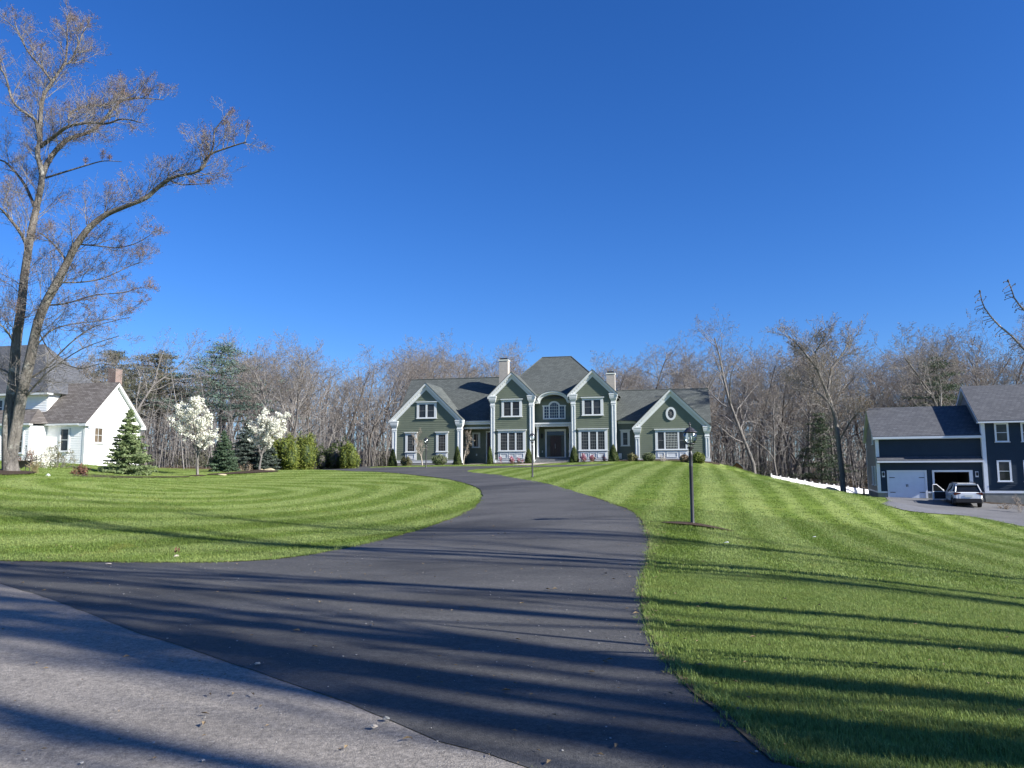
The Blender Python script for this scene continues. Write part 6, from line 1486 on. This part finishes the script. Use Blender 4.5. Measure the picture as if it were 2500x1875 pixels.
m = MB(); n0 = 12
for r, z in ((.22, .12), (.5, .42), (.52, .43), (.48, .42), (.2, .16)):
    for k in range(n0): t = 6.28318 * k / n0; m.v.append((r * 1.1 * math.cos(t), r * .7 * math.sin(t), z + .05 * math.cos(t)))
for i in range(4):
    for k in range(n0): k2 = (k + 1) % n0; m.f.append((i * n0 + k, i * n0 + k2, (i + 1) * n0 + k2, (i + 1) * n0 + k))
m.build('tub', MT['plastic'], e, True); m = MB(); m.tube([(.1, .1, .1), (.55, .1, .45), (.85, .1, .52)], .018, 5); m.tube([(.1, -.1, .1), (.55, -.1, .45), (.85, -.1, .52)], .018, 5); m.tube([(.4, .2, .4), (.45, .2, -.02)], .015, 5); m.build('handle', MT['dark'], e)
m = MB(); m.v = [(-.3 + dx, .16 * math.cos(6.283 * k / 14), .14 + .16 * math.sin(6.283 * k / 14)) for dx in (-.03, .03) for k in range(14)]; m.f = [tuple(range(13, -1, -1)), tuple(range(14, 28))] + [(k, (k + 1) % 14, 14 + (k + 1) % 14, 14 + k) for k in range(14)]; m.build('wheel', MT['tyre'], e)
q = on(62, 1148, 36); m = MB(); m.tube([(0, 0, 0), (-.03, 0, 1.15)], .014, 5); m.tube([(-.03, 0, 1.15), (-.03, 0, 1.2)], .03, 5); o = m.build('garden_stake', MT['dark']); o.location = q; tag(o, 'thin dark garden stake standing beside the wheelbarrow', 'stake')
# playhouse at the edge of the woods
q = on(1800, 1146, 80); e = empty('playhouse', q, -.3, 'small brown playhouse with a blue grey roof at the edge of the woods', 'playhouse')
m = MB(); m.box(-.55, .55, -.5, .5, 0, .95); m.prism([(-.55, .951), (.55, .951), (0, 1.4)], -.5, .5); m.build('wall', MT['wood'], e)
for s in (-1, 1):
    m = MB(); P_ = [(s * .68, .86), (0, 1.47), (0, 1.43), (s * .68, .82)]; m.prism(P_ if s < 0 else P_[::-1], -.6, .6); m.build('roof_slope', MT['roofb'], e)
m = MB(); m.box(-.2, .2, -.52, -.501, .02, .7); m.build('door', MT['dark'], e)
# hedge plants at the navy house
q = on(2452, 1228, 57); bare_shrub('bare_shrub', 2452, 1226, 57, 32, 16, 91, 'low bare tan shrub in the bed before the navy house', MT['twigp'], MT['twigl'], nleaf=2, lsz=.04)
bare_shrub('dogwood_tree', 2493, 1228, 55, 40, 45, 92, 'small pale branched bare tree before the navy house at the right edge', MT['twigp'], None, 'tree', 0, .03, True)

# ---------------------------------------------------------------- budding branches reaching in at the right edge
e = empty('crabapple_tree', (4.9, 5.2, z1(4.9, 5.2)), 0, 'young tree whose two knobby budding branch tips reach in at the right edge', 'tree')
E0 = np.array(e.location)
def tw_px(px, Y0, Y1, r0, r1):
    n = len(px); P_ = []
    for i, (u, v) in enumerate(px): q = at(u, v, Y0 + (Y1 - Y0) * i / (n - 1)); P_.append(np.array(q) - E0)
    return P_, [r0 + (r1 - r0) * i / (n - 1) for i in range(n)]
b1 = tw_px([(2640, 960), (2540, 890), (2500, 852), (2470, 820), (2443, 798), (2428, 783), (2417, 770), (2404, 752), (2397, 735), (2392, 711)], 5.1, 4.9, .008, .003)
b2 = tw_px([(2640, 830), (2560, 790), (2520, 765), (2500, 757), (2487, 742), (2476, 727), (2469, 705), (2461, 685)], 5.0, 4.8, .008, .003)
st = [np.array((0, 0, -.1)), np.array((.02, 0, 1.0)), np.array((-.05, 0, 1.6)), np.array((0, 0, 2.4)), np.array((.1, 0, 3.6))]
tubes_mesh('trunk', [(st, [.07, .055, .045, .035, .015], 8)], MT['bark'], e)
mid = lambda a: [a[0]]
_BR = ([([st[1], (st[1] + b1[0][0]) / 2 + (0, 0, .15)] + b1[0], [.03, .022] + b1[1], 7), ([st[2], (st[2] + b2[0][0]) / 2 + (0, 0, .15)] + b2[0], [.028, .02] + b2[1], 7)])
for _l in _BR: tubes_mesh('branch', [_l], MT['twigp'], e)
sp = MB(); Rn = np.random.RandomState(4); kb = []
for P_, Rr_ in (b1, b2):
    for i in range(1, len(P_)):
        for f in (.15, .5, .85):
            p = P_[i - 1] * (1 - f) + P_[i] * f; kb.append((p, .005)); d = unit(np.array((-.75, Rn.normal(0, .4), -.25 + Rn.normal(0, .3)))) if Rn.rand() < .75 else unit(np.array((.5, Rn.normal(0, .3), .5)))
            l = Rn.uniform(.025, .06); p2 = p + d * l; p3 = p2 + (-.004, 0, -.018 * Rn.rand()); sp.tube([p, p2, p3], [.0024, .002, .0016], 4); kb.append((p3, .0036))
    kb.append((P_[-1], .007))
sp.build('spurs', MT['twigp'], e); kn = MB()
for p, r in kb:
    bm = bmesh.new(); bmesh.ops.create_icosphere(bm, subdivisions=1, radius=r); n0 = len(kn.v); kn.v += [(v_.co.x + p[0], v_.co.y + p[1], v_.co.z * 1.3 + p[2]) for v_ in bm.verts]; kn.f += [tuple(n0 + w_.index for w_ in f_.verts) for f_ in bm.faces]; bm.free()
kn.build('buds', MT['budg'], e, True)
